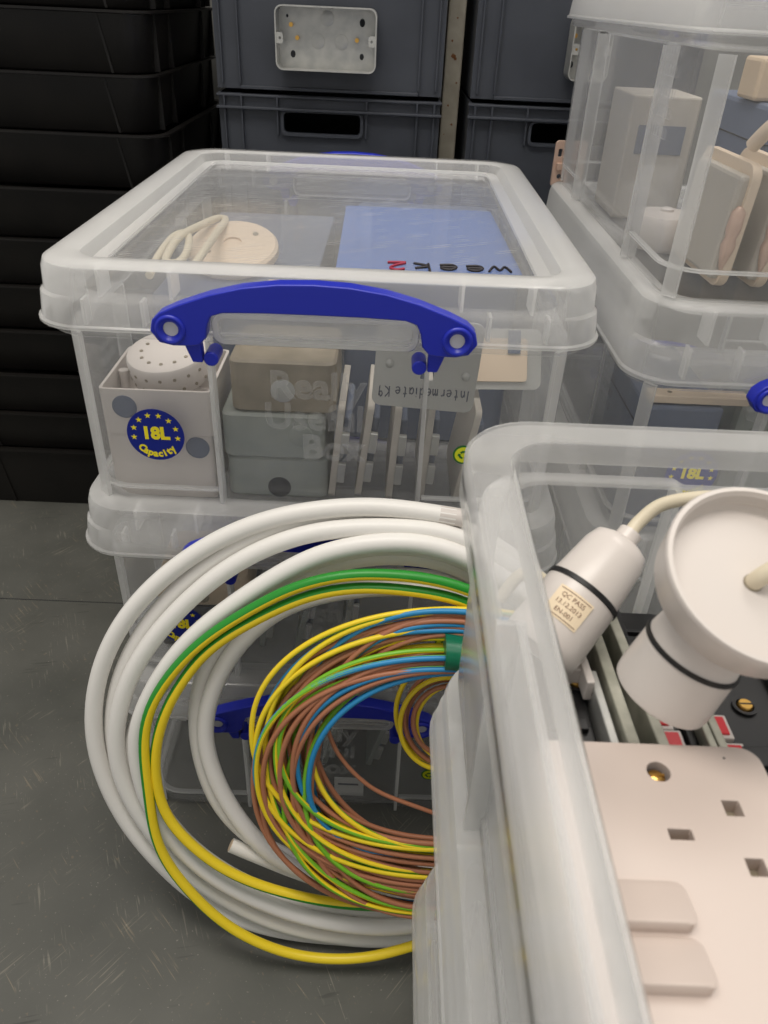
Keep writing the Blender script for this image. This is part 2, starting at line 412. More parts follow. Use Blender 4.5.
def lid_bm():
    bm = bmesh.new(); r = 0.036
    lv = [(-0.0045, HB - .0006, r), (-0.0045, HB + .0010, r), (-0.0030, HB + .002, r), (-0.0012, 0.1775, r), (0.0005, 0.1795, r), (0.0015, 0.194, r), (0.0030, 0.1982, r - .001), (0.0060, 0.1998, r - .002),
          (0.0225, 0.2000, r - .012), (0.0245, 0.1992, r - .013), (0.0285, 0.1912, r - .016), (0.040, 0.1905, r - .022), (0.0410, 0.1925, r - .023), (0.0430, 0.1925, r - .024), (0.0440, 0.1905, r - .025)]
    loft(bm, [outline(i, z, rr) for i, z, rr in lv], True, cap1=True)
    return bm
def lid_ribs_bm():
    bm = bmesh.new()
    def rib(x, y, dx, dy, z0, z1, a, b, t=0.0011):
        # web running inwards (dx,dy) from inset a to inset b
        px, py = -dy, dx
        P = [(x + dx * s + px * u, y + dy * s + py * u) for s, u in ((a, -t), (b, -t), (b, t), (a, t))]
        loft(bm, [[(p[0], p[1], z) for p in P] for z in (z0, z1)], True, True, True)
    for x in (-0.146, -0.098, 0.098, 0.146):
        for y, dy in ((0, 1), (DP, -1)): rib(x, y, 0, dy, 0.180, 0.1985, 0.0022, 0.0235)
    for x in (-0.118, 0.118, 0.158, -0.158):
        for y, dy in ((0, 1), (DP, -1)): rib(x, y, 0, dy, HB + .002, 0.1785, -0.0004, 0.010)
    for y in (0.06, 0.135, 0.24, 0.345, 0.42):
        for x, dx in ((-W2, 1), (W2, -1)):
            rib(x, y, dx, 0, 0.180, 0.1985, 0.0022, 0.0235); rib(x, y + .02, dx, 0, HB + .002, 0.1785, -0.0004, 0.010)
    return bm
def handle_bm():
    out = [(-0.1125, .166), (-0.1105, .1745), (-0.105, .1800), (-0.092, .1865), (-0.070, .1950), (-0.048, .2010), (-0.024, .2045), (0, .2055)]
    und = [(0, .1830), (-0.035, .1828), (-0.062, .1818), (-0.0700, .1790), (-0.0728, .1725), (-0.0745, .1625), (-0.079, .1570), (-0.086, .1555), (-0.098, .1553), (-0.107, .1575)]
    L = [(a, b) for a, b in out] + [(-a, b) for a, b in reversed(out[:-1])]
    L += [(-a, b) for a, b in reversed(und)] + [(a, b) for a, b in und[1:]]
    bm = bmesh.new()
    L = [(a * .97, b - (b - .155) * .10) for a, b in L]
    sheet(bm, L, [circ(-0.0955, 0.1665, 0.0052, 18), circ(0.0955, 0.1665, 0.0052, 18)], 0.012, Matrix.Translation((0, -0.017, 0)) @ FRONT)
    for s in (-1, 1):
        x = s * 0.0955
        # raised collar round the pivot, hook leg and its small stop
        loft(bm, [[(x + r * math.cos(a * PI / 12), y, 0.1665 + r * math.sin(a * PI / 12)) for a in range(24)] for r, y in ((0.0105, -0.0165), (0.0100, -0.0185), (0.0078, -0.0190), (0.0054, -0.0165))])
        P = [(x - s * 0.006, .157), (x + s * -0.018, .157), (x - s * 0.0185, .142), (x - s * 0.0115, .142)]
        loft(bm, [[(a, y, b) for a, b in P] for y in (-0.0125, -0.004)], True, True, True)
        cyl(bm, (s * 0.0715, -0.012, 0.1445), (s * 0.0715, 0.006, 0.1445), 0.0052, 16)
    return bm
def pins_bm(s):
    bm = bmesh.new(); cyl(bm, (s * 0.0955, -0.0152, 0.1665), (s * 0.0955, -0.003, 0.1665), 0.0051, 18); return bm
STKX, STKZ, STKR = -0.1245, 0.0715, 0.0218
def sticker(parent):
    y = 0.0112
    bm = bmesh.new(); sheet(bm, circ(0, 0, STKR, 40), (), 0.0005, Matrix.Translation((STKX, y - 0.0008, STKZ)) @ FRONT)
    s = obj('capacity_sticker', bm, 'stk', parent, 0)
    MT = Matrix.Translation((STKX, y - 0.0010, STKZ)) @ FRONT
    bm = bmesh.new(); join(bm, text_bm('18L', 0.0140, 0.0001, 0.0007), Matrix.Translation((STKX, y - 0.0010, STKZ + 0.0012)) @ FRONT)
    for i, ch in enumerate('Capacity'):
        a = -PI / 2 + (i - 3.5) * 0.225
        join(bm, text_bm(ch, 0.0080, 0.0001, 0.00035), MT @ Matrix.Translation((0.0162 * math.cos(a), 0.0162 * math.sin(a), 0)) @ Matrix.Rotation(a + PI / 2, 4, 'Z'))
    obj('lettering', bm, 'yel', s, 0)
    bm = bmesh.new()
    for k in range(8):
        a = math.radians(-8 + k * 28); cx, cz = 0.0168 * math.cos(a), 0.0168 * math.sin(a)
        P = []
        for j in range(10):
            r = 0.0025 if j % 2 == 0 else 0.0010; b = PI / 2 + j * PI / 5; P.append((cx + r * math.cos(b), cz + r * math.sin(b)))
        sheet(bm, P, (), 0.0002, MT)
    obj('star_ring', bm, 'yel', s, 0)
    # recycling sticker on the right
    MR = Matrix.Translation((0.111, y - 0.0008, 0.0655)) @ FRONT
    bm = bmesh.new(); sheet(bm, circ(0, 0, 0.0080, 28), (), 0.0005, MR); g = obj('recycling_sticker', bm, 'recg', parent, 0)
    bm = bmesh.new(); sheet(bm, circ(0, 0, 0.0066, 28), (), 0.0002, Matrix.Translation((0, -0.0002, 0)) @ MR); obj('yellow_disc', bm, 'recy', g, 0)
    bm = bmesh.new()
    for k in range(3):
        q = MR @ Matrix.Rotation(k * 2 * PI / 3, 4, 'Z') @ Matrix.Translation((0, 0, 0.0005))
        sheet(bm, [(-.0028, .0022), (-.001, .0036), (.0012, .0036), (.0012, .0044), (.0030, .0028), (.0012, .0012), (.0012, .0020), (-.0004, .0020), (-.0016, .0012)], (), 0.0002, q)
    obj('arrow_mark', bm, 'recg', g, 0)
def make_box(label, group, lid=True, handles=True, stickers=True, wall='body'):
    root = empty('storage_box', (0, 0, 0), label, 'storage box', group)
    b = bake('body', body_bm(), wall, root, 0.0018, grip_bm())
    for rb in rib_list(): obj('rib', rb, 'lip', b, 0)
    for sy, y0 in ((1, 0.0), (-1, DP)) if handles else (): obj('handle_rest', ledge_bm(sy, y0), 'lip', b, 40)
    if stickers:
        bm = bmesh.new()
        for t, z in (('Really', 0.112), ('Useful', 0.086), ('Box', 0.060)):
            join(bm, text_bm(t, 0.030, 0.0004, 0.0008, 'RIGHT'), Matrix.Translation((0.034, 0.0200, z)) @ FRONT)
        obj('embossed_lettering', bm, 'emb', b, 0)
        sticker(root)
    if lid:
        l = bake('lid', lid_bm(), 'rim', root, 0.0016, lid_ribs_bm())
    if handles:
        h = obj('handle', handle_bm(), 'blue', root, 40, bevel=0.0009)
        for s in (-1, 1): obj('pivot_pin', pins_bm(s), 'pin', h)
        h2 = h.copy(); COL.objects.link(h2); h2.parent = root; h2.location = (0, DP, 0); h2.rotation_euler = (0, 0, PI)
        for c in h.children:
            c2 = c.copy(); COL.objects.link(c2); c2.parent = h2
    return root
GB = 'clear lidded storage boxes'
full = make_box('clear 18L box on top of the left stack with blue handle', GB)
full.location = (0, 0, 0.3802)
def place(x, y, z, rz, label, src=full):
    o = copy_tree(src); o.location = (x, y, z); o.rotation_euler = (0, 0, rz); o['label'] = label; return o
place(-0.0001, -0.0067, 0.1901, -0.0167, 'clear box in the middle of the left stack, behind the white cable coil')
low_l = place(0.0008, -0.0063, 0.0, 0.0157, 'clear box standing on the floor at the foot of the left stack')
RX, RZ0 = 0.435, 0.339
mid_r = place(RX, 0.045, RZ0, 0.004, 'clear lidded box at right directly beneath the topmost box')
RT = 0.2165
top_r = place(RX - 0.004, 0.043, RZ0 + RT, 0.0, 'topmost clear box at upper right holding upright metal plates')
place(RX - 0.002, 0.05, RZ0 - 0.195, 0.0, 'lowest clear box of the right-hand stack, behind the open box')
for c in list(mid_r.children):
    if c.name.startswith('handle'): c.location.z -= 0.012
    if c.name.startswith('lid'): c.scale.z = 1.40; c.location.z = -0.40 * HB          # a deeper lid than the others have
top_r.scale.z = 1.065
for c in list(low_l.children):
    if c.name.startswith('capacity_sticker'):
        for g in list(c.children): bpy.data.objects.remove(g)
        bpy.data.objects.remove(c)
for c in list(top_r.children):
    if 'sticker' in c.name:
        for g in list(c.children): bpy.data.objects.remove(g)
        bpy.data.objects.remove(c)
op = make_box('open clear box in the foreground holding lampholders and white double socket', GB, lid=False, handles=False, stickers=False, wall='frost')
op.location = (0.2815, -0.625, 0.3802)
shut = make_box('clear lidded box directly underneath the open foreground box', GB, lid=True, handles=False, stickers=False, wall='frost')
shut.location = (0.286, -0.626, 0.1901)
place(0.286, -0.640, 0.0, 0.0, 'clear lidded box on the floor at the foot of the foreground stack', shut)

# ------------------------------------------------------------------ background crates and trays
def grey_crate():
    root = empty('crate', (0, 0, 0), '', 'crate', 'slate grey stacking crates')
    w, d, h = 0.149, 0.40, 0.3110
    bm = bmesh.new()
    hz0, hz1, hx, hc = h - 0.046, h - 0.021, 0.052, -0.010
    outer = rrect(-w, w, 0.004, h - 0.001, 0.004, 3)
    sheet(bm, outer, [rrect(hc - hx, hc + hx, hz0, hz1, 0.006, 4)], 0.003, Matrix.Translation((0, 0.006, 0)) @ FRONT)
    box(bm, -w, -w + .003, 0.006, d, 0.004, h); box(bm, w - .003, w, 0.006, d, 0.004, h)
    box(bm, -w, w, d - .003, d, 0.004, h); box(bm, -w, w, 0.006, d, 0.004, 0.008)
    b = obj('body', bm, 'crate', root, 0)
    bars = [(-w - .002, w + .002, p - .004, 0.008, z - 0.0025, z + 0.0005) for z, p in ((h - 0.002, 0.004), (h - 0.0165, 0.0))]
    bars += [(x - .0013, x + .0013, 0.0, 0.008, 0.01, h - 0.004) for x in (-0.141, -0.118, 0.118, 0.141)]
    bars += [(x - .0013, x + .0013, 0.0, 0.008, hz0 - .004, h - 0.004) for x in (hc - 0.060, hc + 0.060)] + [(-0.118, 0.118, 0.001, 0.008, 0.004, 0.008)]
    for q in bars:
        bm = bmesh.new(); box(bm, *q); obj('rib', bm, 'crate', b, 0, bevel=0.0006)
    bm = bmesh.new(); sheet(bm, rrect(hc - hx - .004, hc + hx + .004, hz0 - .004, hz1 + .002, 0.008, 4), [rrect(hc - hx, hc + hx, hz0, hz1, 0.006, 4)], 0.006, Matrix.Translation((0, 0.001, 0)) @ FRONT)
    obj('handle_opening', bm, 'crate', root, 0)
    return root
g0 = grey_crate()
spots = [(-0.041, 0.65, 0, 'slate grey crate on the floor under the one with open hand hole, left column'), (-0.041, 0.65, 0.3115, 'slate grey crate whose full hand hole shows behind the left stack'),
         (-0.041, 0.65, 0.623, 'slate grey crate carrying the wide metal back box on its front'), (0.2965, 0.655, 0, 'slate grey crate on the floor at the foot of the right column'),
         (0.2965, 0.655, 0.3115, 'slate grey crate in right column with its hand hole half hidden by clear box'), (0.2965, 0.655, 0.623, 'slate grey crate at upper right carrying the pale grey box seen side-on')]
for i, (x, y, z, lab) in enumerate(spots):
    o = g0 if i == 0 else copy_tree(g0)
    o.location = (x, y, z); o['label'] = lab
def black_tray():
    root = empty('tray', (0, 0, 0), '', 'tray', 'black trays stacked at the left')
    def ol(ins, z, r=0.035): return [(x, y, z) for x, y in rrect(-0.40 + ins, -ins, ins, 0.43 - ins, r, 6)]
    bm = bmesh.new()
    loft(bm, [ol(0.012, 0.0), ol(0.010, 0.002), ol(0.005, 0.0625), ol(0.002, 0.0632), ol(-0.003, 0.0636), ol(-0.003, 0.0662), ol(0.004, 0.0664), ol(0.0075, 0.0655), ol(0.012, 0.004)], True, True, True)
    b = obj('body', bm, 'tray', root, 50)
    for x in (-0.33, -0.062):                                           # slanting corner strengtheners
        bm = bmesh.new(); loft(bm, [[(x + 0.010 + dx, 0.0085, 0.001), (x + 0.010 + dx + .003, 0.0085, 0.001), (x + 0.010 + dx + .003, 0.014, 0.001), (x + 0.010 + dx, 0.014, 0.001)] if k == 0 else
                  [(x + dx, 0.0040, 0.063), (x + dx + .003, 0.0040, 0.063), (x + dx + .003, 0.010, 0.063), (x + dx, 0.010, 0.063)] for k, dx in ((0, 0), (1, 0))], True, True, True); obj('rib', bm, 'tray', b, 0)
    for y in (0.05, 0.12, 0.31, 0.38): bm = bmesh.new(); box(bm, -0.014, -0.003, y - .002, y + .002, 0.001, 0.063); obj('rib', bm, 'tray', b, 0)
    return root
t0 = black_tray()
order = ['bottom', 'second from bottom', 'third from bottom', 'fourth from bottom', 'fifth from bottom', 'sixth from bottom', 'sixth from top', 'fifth from top', 'fourth from top', 'third from top', 'second from top', 'topmost']
for k in range(12):
    o = t0 if k == 0 else copy_tree(t0)
    o.location = (-0.249 + 0.003 * math.sin(k * 2.1), 0.562 + 0.004 * math.cos(k * 1.7), 0.0432 + k * 0.0668 if k else 0.0)
    o.scale.z = 1.0 if k else 1.65                                       # the bottom tray is a deep one
    o.rotation_euler = (0, 0, 0.006 * math.sin(k * 3.3)); o['label'] = 'black tray, %s of the stack at far left' % order[k]
# painted upright seen between the two crate columns
root = empty('rack_upright', (0.125, 0.715, 0), 'cream painted steel upright with rust spots between the grey crates', 'rack upright')
bm = bmesh.new(); box(bm, -0.0118, 0.0118, 0, 0.03, 0, 1.2)
up = obj('post', bm, 'rack', root, 0, bevel=0.002)
bm = bmesh.new()
for x, z, r in ((-0.004, 0.690, 0.0016), (-0.001, 0.672, 0.0032), (0.002, 0.669, 0.002), (0.006, 0.640, 0.0013), (-0.003, 0.612, 0.0014), (0.004, 0.588, 0.0016), (-0.006, 0.575, 0.001), (0.001, 0.716, 0.0012)):
    sheet(bm, [(x + r * (0.7 + 0.5 * random.random()) * math.cos(a * PI / 5), z + r * (0.7 + 0.5 * random.random()) * math.sin(a * PI / 5)) for a in range(10)], (), 0.0003, Matrix.Translation((0, -0.0004, 0)) @ FRONT)
obj('rust_spot', bm, 'rust', up, 0)

# ------------------------------------------------------------------ metal back boxes
def back_box(w, h, d, label, loc, rot=None, group=None):
    """open steel box in local xz facing -y; y 0 is the closed back"""
    r = empty('metal_back_box', loc, label, 'back box', group, rot=rot)
    bm = bmesh.new()
    o = [(x, z) for x, z in rrect(-w / 2, w / 2, -h / 2, h / 2, 0.009, 5)]; i = [(x, z) for x, z in rrect(-w / 2 + .0015, w / 2 - .0015, -h / 2 + .0015, h / 2 - .0015, 0.0078, 5)]
    loft(bm, [[(x, 0, z) for x, z in o], [(x, -d, z) for x, z in o], [(x, -d, z) for x, z in i], [(x, -0.0015, z) for x, z in i]], True, True, True)
    sh = obj('shell', bm, 'galv', r, 40)
    bm = bmesh.new()
    for s in (-1, 1): bm = bmesh.new(); sheet(bm, rrect(s * (w / 2 - .005) - .005, s * (w / 2 - .005) + .005, -.006, .006, .003, 4), [circ(s * (w / 2 - .006), 0, .0017, 10)], 0.0015, Matrix.Translation((0, -d + .001, 0)) @ FRONT); obj('fixing_lug', bm, 'galv', r, 0)
    for x, z in ((-w * .36, h * .2), (-w * .30, -.0), (w * .30, 0.0)):
        bm = bmesh.new(); cyl(bm, (x, -0.001, z), (x, -0.009, z), 0.0026, 12); box(bm, x - .0022, x + .0022, -0.0094, -0.009, z - .0005, z + .0005)
        obj('terminal_screw', bm, 'brass', r, 40)
    bm = bmesh.new()
    for x, z, rr in ((-w * .35, -h * .26, .0042), (w * .35, -h * .26, .0036), (w * .35, h * .27, .0046), (-w * .40, h * .33, .002)):
        bm = bmesh.new(); sheet(bm, [(x + rr * .75 * math.cos(a * PI / 8), z + rr * math.sin(a * PI / 8)) for a in range(16)], (), 0.0004, Matrix.Translation((0, -0.0018, 0)) @ FRONT); obj('screw_hole', bm, 'hole', r, 0)
    bm = bmesh.new()
    for x, z in ((-.012, -.003), (.018, -.003), (0, .022)):
        lathe(bm, [(.0085, 0), (.0085, .0006), (.0080, .0008)], 20, Matrix.Translation((x, -0.0016, z)) @ Matrix.Rotation(PI / 2, 4, 'X'))
    cyl(bm, (0, -d * .55, h / 2 - .0016), (0, -d * .55, h / 2 - .0022), .009, 20)
    obj('knockout', bm, 'galv', sh, 40)
    return r
back_box(0.127, 0.070, 0.030, 'wide galvanised double back box fixed to grey crate front, open side showing', (-0.043, 0.6495, 0.688))
back_box(0.050, 0.070, 0.034, 'pale grey metal box on right-hand crate, mostly hidden behind the clear box', (0.291, 0.6545, 0.690))

# ------------------------------------------------------------------ items inside the top left box
Z1 = 0.3822 + 0.0012
def surface_box(w, d, h, loc, rz, label, holes, m='white', group='plastic surface boxes in the top left box'):
    r = empty('surface_box', loc, label, 'surface box', group, rz=rz)
    bm = bmesh.new()
    o = rrect(-w / 2, w / 2, 0, d, 0.004, 3); i = rrect(-w / 2 + .0022, w / 2 - .0022, .0022, d - .0022, 0.003, 3)
    loft(bm, [[(x, y, 0) for x, y in o], [(x, y, h) for x, y in o], [(x, y, h) for x, y in i], [(x, y, 0.0025) for x, y in i]], True, True, True)
    b = obj('shell', bm, m, r, 40)
    for x, z, rr, mm in holes:
        bm = bmesh.new(); lathe(bm, [(rr, 0), (rr, .0006), (rr * .93, .0007), (rr * .93, .0002)], 24, Matrix.Translation((x, 0.0001, z)) @ Matrix.Rotation(PI / 2, 4, 'X'))
        obj('knockout', bm, mm, r, 40)
    bm = bmesh.new()
    for sx in (-1, 1): cyl(bm, (sx * (w / 2 - .007), d / 2, .002), (sx * (w / 2 - .007), d / 2, h - .003), .004, 12)
    obj('screw_post', bm, m, b, 40)
    return r
surface_box(0.084, 0.086, 0.0575, (-0.129, 0.031, Z1), 0.0, 'lower white surface box with round hole at right, behind the 18L sticker', [(0.030, 0.047, 0.0095, 'bluegrey')])
surface_box(0.086, 0.086, 0.038, (-0.1275, 0.030, Z1 + 0.058), 0.01, 'upper white surface box with round hole at left, above the 18L sticker', [(-0.0245, 0.0235, 0.0095, 'bluegrey')])
# perforated round cap lying in the upper box
r = empty('perforated_cap', (-0.126, 0.080, 0.4690), 'white perforated round cap tilted in the upper white box', 'cap', rot=(math.radians(10), math.radians(-4), 0)); r.scale = (.93, .93, .93)
bm = bmesh.new(); lathe(bm, [(0.031, 0), (0.034, .003), (0.0355, .024), (0.034, .0265), (0.031, .027), (0.012, .0262)], 40)
c = obj('shell', bm, 'white', r, 40)
bm = bmesh.new()
for ring, n, z in ((0, 18, .007), (1, 18, .018)):
    for k in range(n):
        a = 2 * PI * (k + ring * .5) / n; rr = 0.0346 if ring == 0 else 0.0352
        P = Vector((math.cos(a), math.sin(a), 0)); cyl(bm, P * (rr - .001) + Vector((0, 0, z)), P * (rr + .0002) + Vector((0, 0, z)), 0.0016, 8)
for k in range(12): a = 2 * PI * k / 12; cyl(bm, (0.022 * math.cos(a), 0.022 * math.sin(a), .026), (0.022 * math.cos(a), 0.022 * math.sin(a), .0272), .0017, 8)
obj('vent_hole', bm, 'taupe', c, 0)
def steel_box(w, d, h, loc, label, m, kx, kz, km, rz=0, up=True):
    r = empty('steel_box', loc, label, 'steel box', 'grey steel boxes in the top left box', rz=rz)
    bm = bmesh.new()
    o = lambda ins, z: [(x, y, z) for x, y in rrect(-w / 2 + ins, w / 2 - ins, ins, d - ins, 0.008, 5)]
    loft(bm, [o(.002, 0), o(0, .002), o(0, h - .002), o(.002, h)], True, True, True)
    obj('shell', bm, m, r, 40)
    bm = bmesh.new(); lathe(bm, [(.0095, 0), (.0095, .0007), (.0086, .0010)], 28, Matrix.Translation((kx, 0.0003, kz)) @ Matrix.Rotation(PI / 2, 4, 'X'))
    obj('knockout', bm, km, r, 40)
    return r
steel_box(0.083, 0.078, 0.0375, (-0.0365, 0.036, Z1), 'bottom grey steel box of three with dark round knockout', 'greyb', 0.001, 0.010, 'hole')
steel_box(0.082, 0.078, 0.0395, (-0.0385, 0.034, Z1 + 0.038), 'middle pale grey steel box of three, no dark hole on its front', 'greyb', 0.022, 0.022, 'greyb')
steel_box(0.082, 0.078, 0.0430, (-0.0300, 0.037, Z1 + 0.078), 'topmost taupe steel box of three with a pale round knockout', 'taupe', 0.0, 0.019, 'galv')
# white plates standing on edge
def edge_plate(x, y, z, lean, label, h=0.086, rz=0, m='palegrey', group='plates standing on edge in the top left box'):
    r = empty('plate', (x, y, z), label, 'plate', group, rot=(0, lean, rz))
    bm = bmesh.new(); sheet(bm, rrect(0, 0.086, 0, h, 0.006, 4), (), 0.0055, Matrix(((0, 0, 1, 0), (1, 0, 0, 0), (0, 1, 0, 0), (0, 0, 0, 1))))
    obj('face', bm, m, r, 40, bevel=0.0008)
    bm = bmesh.new(); box(bm, 0, 0.006, 0.010, 0.076, 0.014, h - .014)
    obj('back_housing', bm, 'bluegrey', r, 0, bevel=0.002)
    bm = bmesh.new()
    for zz in (h * .3, h * .62): box(bm, -0.0002, 0.0062, -0.0012, 0.004, zz - .009, zz + .009)
    obj('lug', bm, 'galv', r, 0, bevel=0.0008)
    return r
for i, (x, ln, lab) in enumerate(((0.018, 0.10, 'leftmost white plate on edge, beside the grey steel boxes'), (0.040, 0.11, 'second white plate on edge from the grey steel boxes'), (0.066, 0.06, 'third white plate on edge, left of the clear upright rib'),
                                  (0.093, 0.05, 'fourth white plate on edge, just behind the green recycling sticker'), (0.122, 0.14, 'rightmost white plate on edge, nearest the right wall of its box'))):
    edge_plate(x - 0.008, 0.036 + 0.003 * (i % 2), Z1 + 0.0006, ln, lab)
# handwritten steel plate
r = empty('steel_cover_plate', (0.0775, 0.030, 0.4735), 'silver steel cover plate with upside-down handwriting and a square hole', 'cover plate', rot=(-0.06, 0.055, 0.0))
bm = bmesh.new(); sheet(bm, rrect(-.039, .039, 0, .070, .007, 5), [rrect(-.004, .006, .0235, .0305, .0005, 1)], 0.0022, FRONT)
obj('face', bm, 'silver', r, 40, bevel=0.0005)
for x, z in ((-.028, .034), (.030, .029)):
    bm = bmesh.new(); lathe(bm, [(.0034, 0), (.0034, .0005), (.002, .0014), (0.0006, .0016)], 16, Matrix.Translation((x, -0.0001, z)) @ Matrix.Rotation(PI / 2, 4, 'X')); obj('screw', bm, 'galv', r, 40)
bm = bmesh.new()
scrawl(bm, 'Intermediate K9', 0.0085, 0.0072, Matrix.Translation((0.034, -0.0003, 0.0180)) @ FRONT @ Matrix.Rotation(PI + 0.03, 4, 'Z'), 0.00045)
obj('handwriting', bm, 'inkb', r, 40)
# beige switch in a steel frame, right
r = empty('beige_switch_plate', (0.140, 0.062, 0.478), 'beige switch plate in a steel frame at right of the handwritten plate', 'switch plate', rot=(-0.5, 0.0, 0.08))
bm = bmesh.new(); sheet(bm, rrect(-.030, .034, 0, .048, .006, 4), (), 0.0025, FRONT); obj('frame', bm, 'silver', r, 40)
bm = bmesh.new(); sheet(bm, rrect(-.024, .022, .006, .040, .003, 4), (), 0.003, Matrix.Translation((0, -.003, 0)) @ FRONT); obj('face', bm, 'cream', r, 40, bevel=.0008)
bm = bmesh.new(); box(bm, 0.006, 0.016, -.0045, -.003, .028, .046); obj('clip', bm, 'bluegrey', r, 0)
# round ceiling plate, flex loop, folder and the case they lie on
r = empty('case', (0.085, 0.145, Z1), 'blue-grey case filling the back right of the top left box', 'case')
bm = bmesh.new(); loft(bm, [[(x, y, z) for x, y in rrect(-.075 + i, .075 - i, i, .30 - i, .01, 4)] for i, z in ((.002, 0), (0, .002), (0, .150), (.002, .152))], True, True, True)
obj('body', bm, 'bluegrey', r, 40)
bm = bmesh.new(); box(bm, -.0755, .0755, -.0006, .3006, .112, .1135); obj('lid_seam', bm, 'hole', r, 0)
r = empty('blue_folder', (0.083, 0.150, Z1 + 0.1525), 'blue card folder lying flat under the lid of the top left box', 'folder', rz=0.02)
bm = bmesh.new(); sheet(bm, rrect(-.080, .078, 0, .235, .004, 3), (), .0012, Matrix.Translation((0, 0, .0075))); sheet(bm, rrect(-.080, .078, 0, .235, .004, 3), (), .0012, Matrix.Translation((0, 0, .0012)))
box(bm, .0775, .079, 0.002, .233, 0, .0075); obj('cover', bm, 'folder', r, 0)
bm = bmesh.new(); box(bm, -.074, .0765, .003, .230, .0013, .0062); obj('paper_block', bm, 'paperw', r, 0)
r = empty('carton', (-0.09, 0.135, Z1), 'grey carton under the cream ceiling disc in the top left box', 'carton')
bm = bmesh.new(); box(bm, -.062, .072, 0, .30, 0, .136); obj('body', bm, 'bluegrey', r, 0, bevel=.002)
bm = bmesh.new(); box(bm, .030, .068, .001, .05, .1362, .1366); obj('paper_label', bm, 'beige', r, 0)
r = empty('ceiling_disc', (-0.096, 0.215, Z1 + 0.1492), 'round cream ceiling disc lying under the lid of the top left box', 'ceiling disc', rot=(0.30, 0, 0))
bm = bmesh.new(); lathe(bm, [(.041, 0), (.042, .002), (.0415, .008), (.039, .0105), (.012, .0125), (.0085, .0125), (.0085, .0105), (.004, .0105)], 40); obj('plate', bm, 'cream', r, 40)
bm = bmesh.new()
for a in (0.7, 3.8): lathe(bm, [(.0028, .0112), (.0028, .0121)], 12, Matrix.Translation((.025 * math.cos(a), .025 * math.sin(a), 0)))
obj('screw_hole', bm, 'taupe', r, 0)
bm = bmesh.new(); zt = Z1 + 0.1568 + .0125
tube(bm, spline([(-.146, .115, zt - .012), (-.147, .15, zt - .006), (-.143, .185, zt), (-.134, .195, zt + .002), (-.127, .178, zt), (-.124, .15, zt - .004), (-.127, .132, zt - .006), (-.136, .132, zt - .005), (-.138, .155, zt - .002), (-.134, .175, zt + .004), (-.128, .205, zt + .004), (-.118, .245, zt + .003),
                 (-.114, .262, zt), (-.108, .245, zt + .002), (-.108, .20, zt + .001), (-.107, .15, zt + .001), (-.110, .122, zt - .004)], 6), .0034, 10)
tag(obj('flex_cable', bm, 'flex', None, 60), 'looped cream flex lying over the ceiling disc under the lid', 'cable')
# week number scrawled on the lid
bm = bmesh.new()
scrawl(bm, 'week', 0.020, 0.027, Matrix.Translation((0.137, 0.070, 0.5727)) @ Matrix.Rotation(PI, 4, 'Z'), 0.0010)
lidobj = [c for c in full.children if c.name.startswith('lid')][0]
w = obj('handwriting', bm, 'ink', lidobj, 40); w.location = (0, 0, -0.3802)
bm = bmesh.new(); scrawl(bm, '2', 0.020, 0.026, Matrix.Translation((0.060, 0.071, 0.5727)) @ Matrix.Rotation(PI, 4, 'Z'), 0.0011)
w = obj('handwriting', bm, 'inkr', lidobj, 40); w.location = (0, 0, -0.3802); w['label'] = 'dark red handwritten figure 2'

# ------------------------------------------------------------------ items in the lower boxes of the left stack
Z2 = 0.1901 + 0.0032
GL = 'plates standing on edge in the middle left box'
for i, (x, ln, lab) in enumerate(((-0.06, 0.15, 'grey plate leaning beside the sticker inside the middle left box'), (-0.025, 0.2, 'second leaning grey plate from the sticker inside the middle left box'), (0.02, 0.12, 'third leaning grey plate from the sticker inside the middle left box'))):
    edge_plate(x, 0.05, Z2, ln, lab, 0.086, 0, 'greyb', GL)
r = empty('beige_box', (-0.115, 0.05, Z2 + 0.052), 'rounded beige cover at upper left inside the middle left box', 'box', rz=0.05)
bm = bmesh.new(); loft(bm, [[(x, y, z) for x, y in rrect(-.045 + i, .045 - i, i, .09 - i, .012, 5)] for i, z in ((.003, 0), (0, .003), (0, .022), (.004, .028))], True, True, True); obj('cover', bm, 'beige', r, 40)
bm = bmesh.new(); cyl(bm, (0, .0, .012), (0, -.001, .012), .006, 16); obj('knockout', bm, 'taupe', r, 40)
r = empty('dark_carton', (-0.09, 0.05, Z2), 'dark grey carton under the beige cover in the middle left box', 'carton')
bm = bmesh.new(); box(bm, -.07, .01, 0, .12, 0, .0515); obj('body', bm, 'crate', r, 0, bevel=.002)
bm = bmesh.new(); box(bm, -.0705, .0105, .055, .065, .0513, .0517); obj('flap_seam', bm, 'hole', r, 0)
Z3 = 0.0032
GL3 = 'plates standing on edge in the lowest left box'
for i, (x, ln, lab) in enumerate(((0.0, 0.2, 'grey plate leaning left of the white paper label in the lowest left box'), (0.05, 0.25, 'grey plate leaning right of the white paper label in the lowest left box'))):
    edge_plate(x, 0.06, Z3, ln, lab, 0.086, 0, 'greyb', GL3)
r = empty('paper_label', (0.028, 0.022, Z3), 'small white paper label standing inside the lowest left box', 'label')
bm = bmesh.new(); box(bm, -.016, .016, 0, .0008, 0, .030); obj('sheet', bm, 'paperw', r, 0)
bm = bmesh.new(); box(bm, -.012, .010, -.0002, .0, .018, .021); obj('printed_line', bm, 'inkb', r, 0)

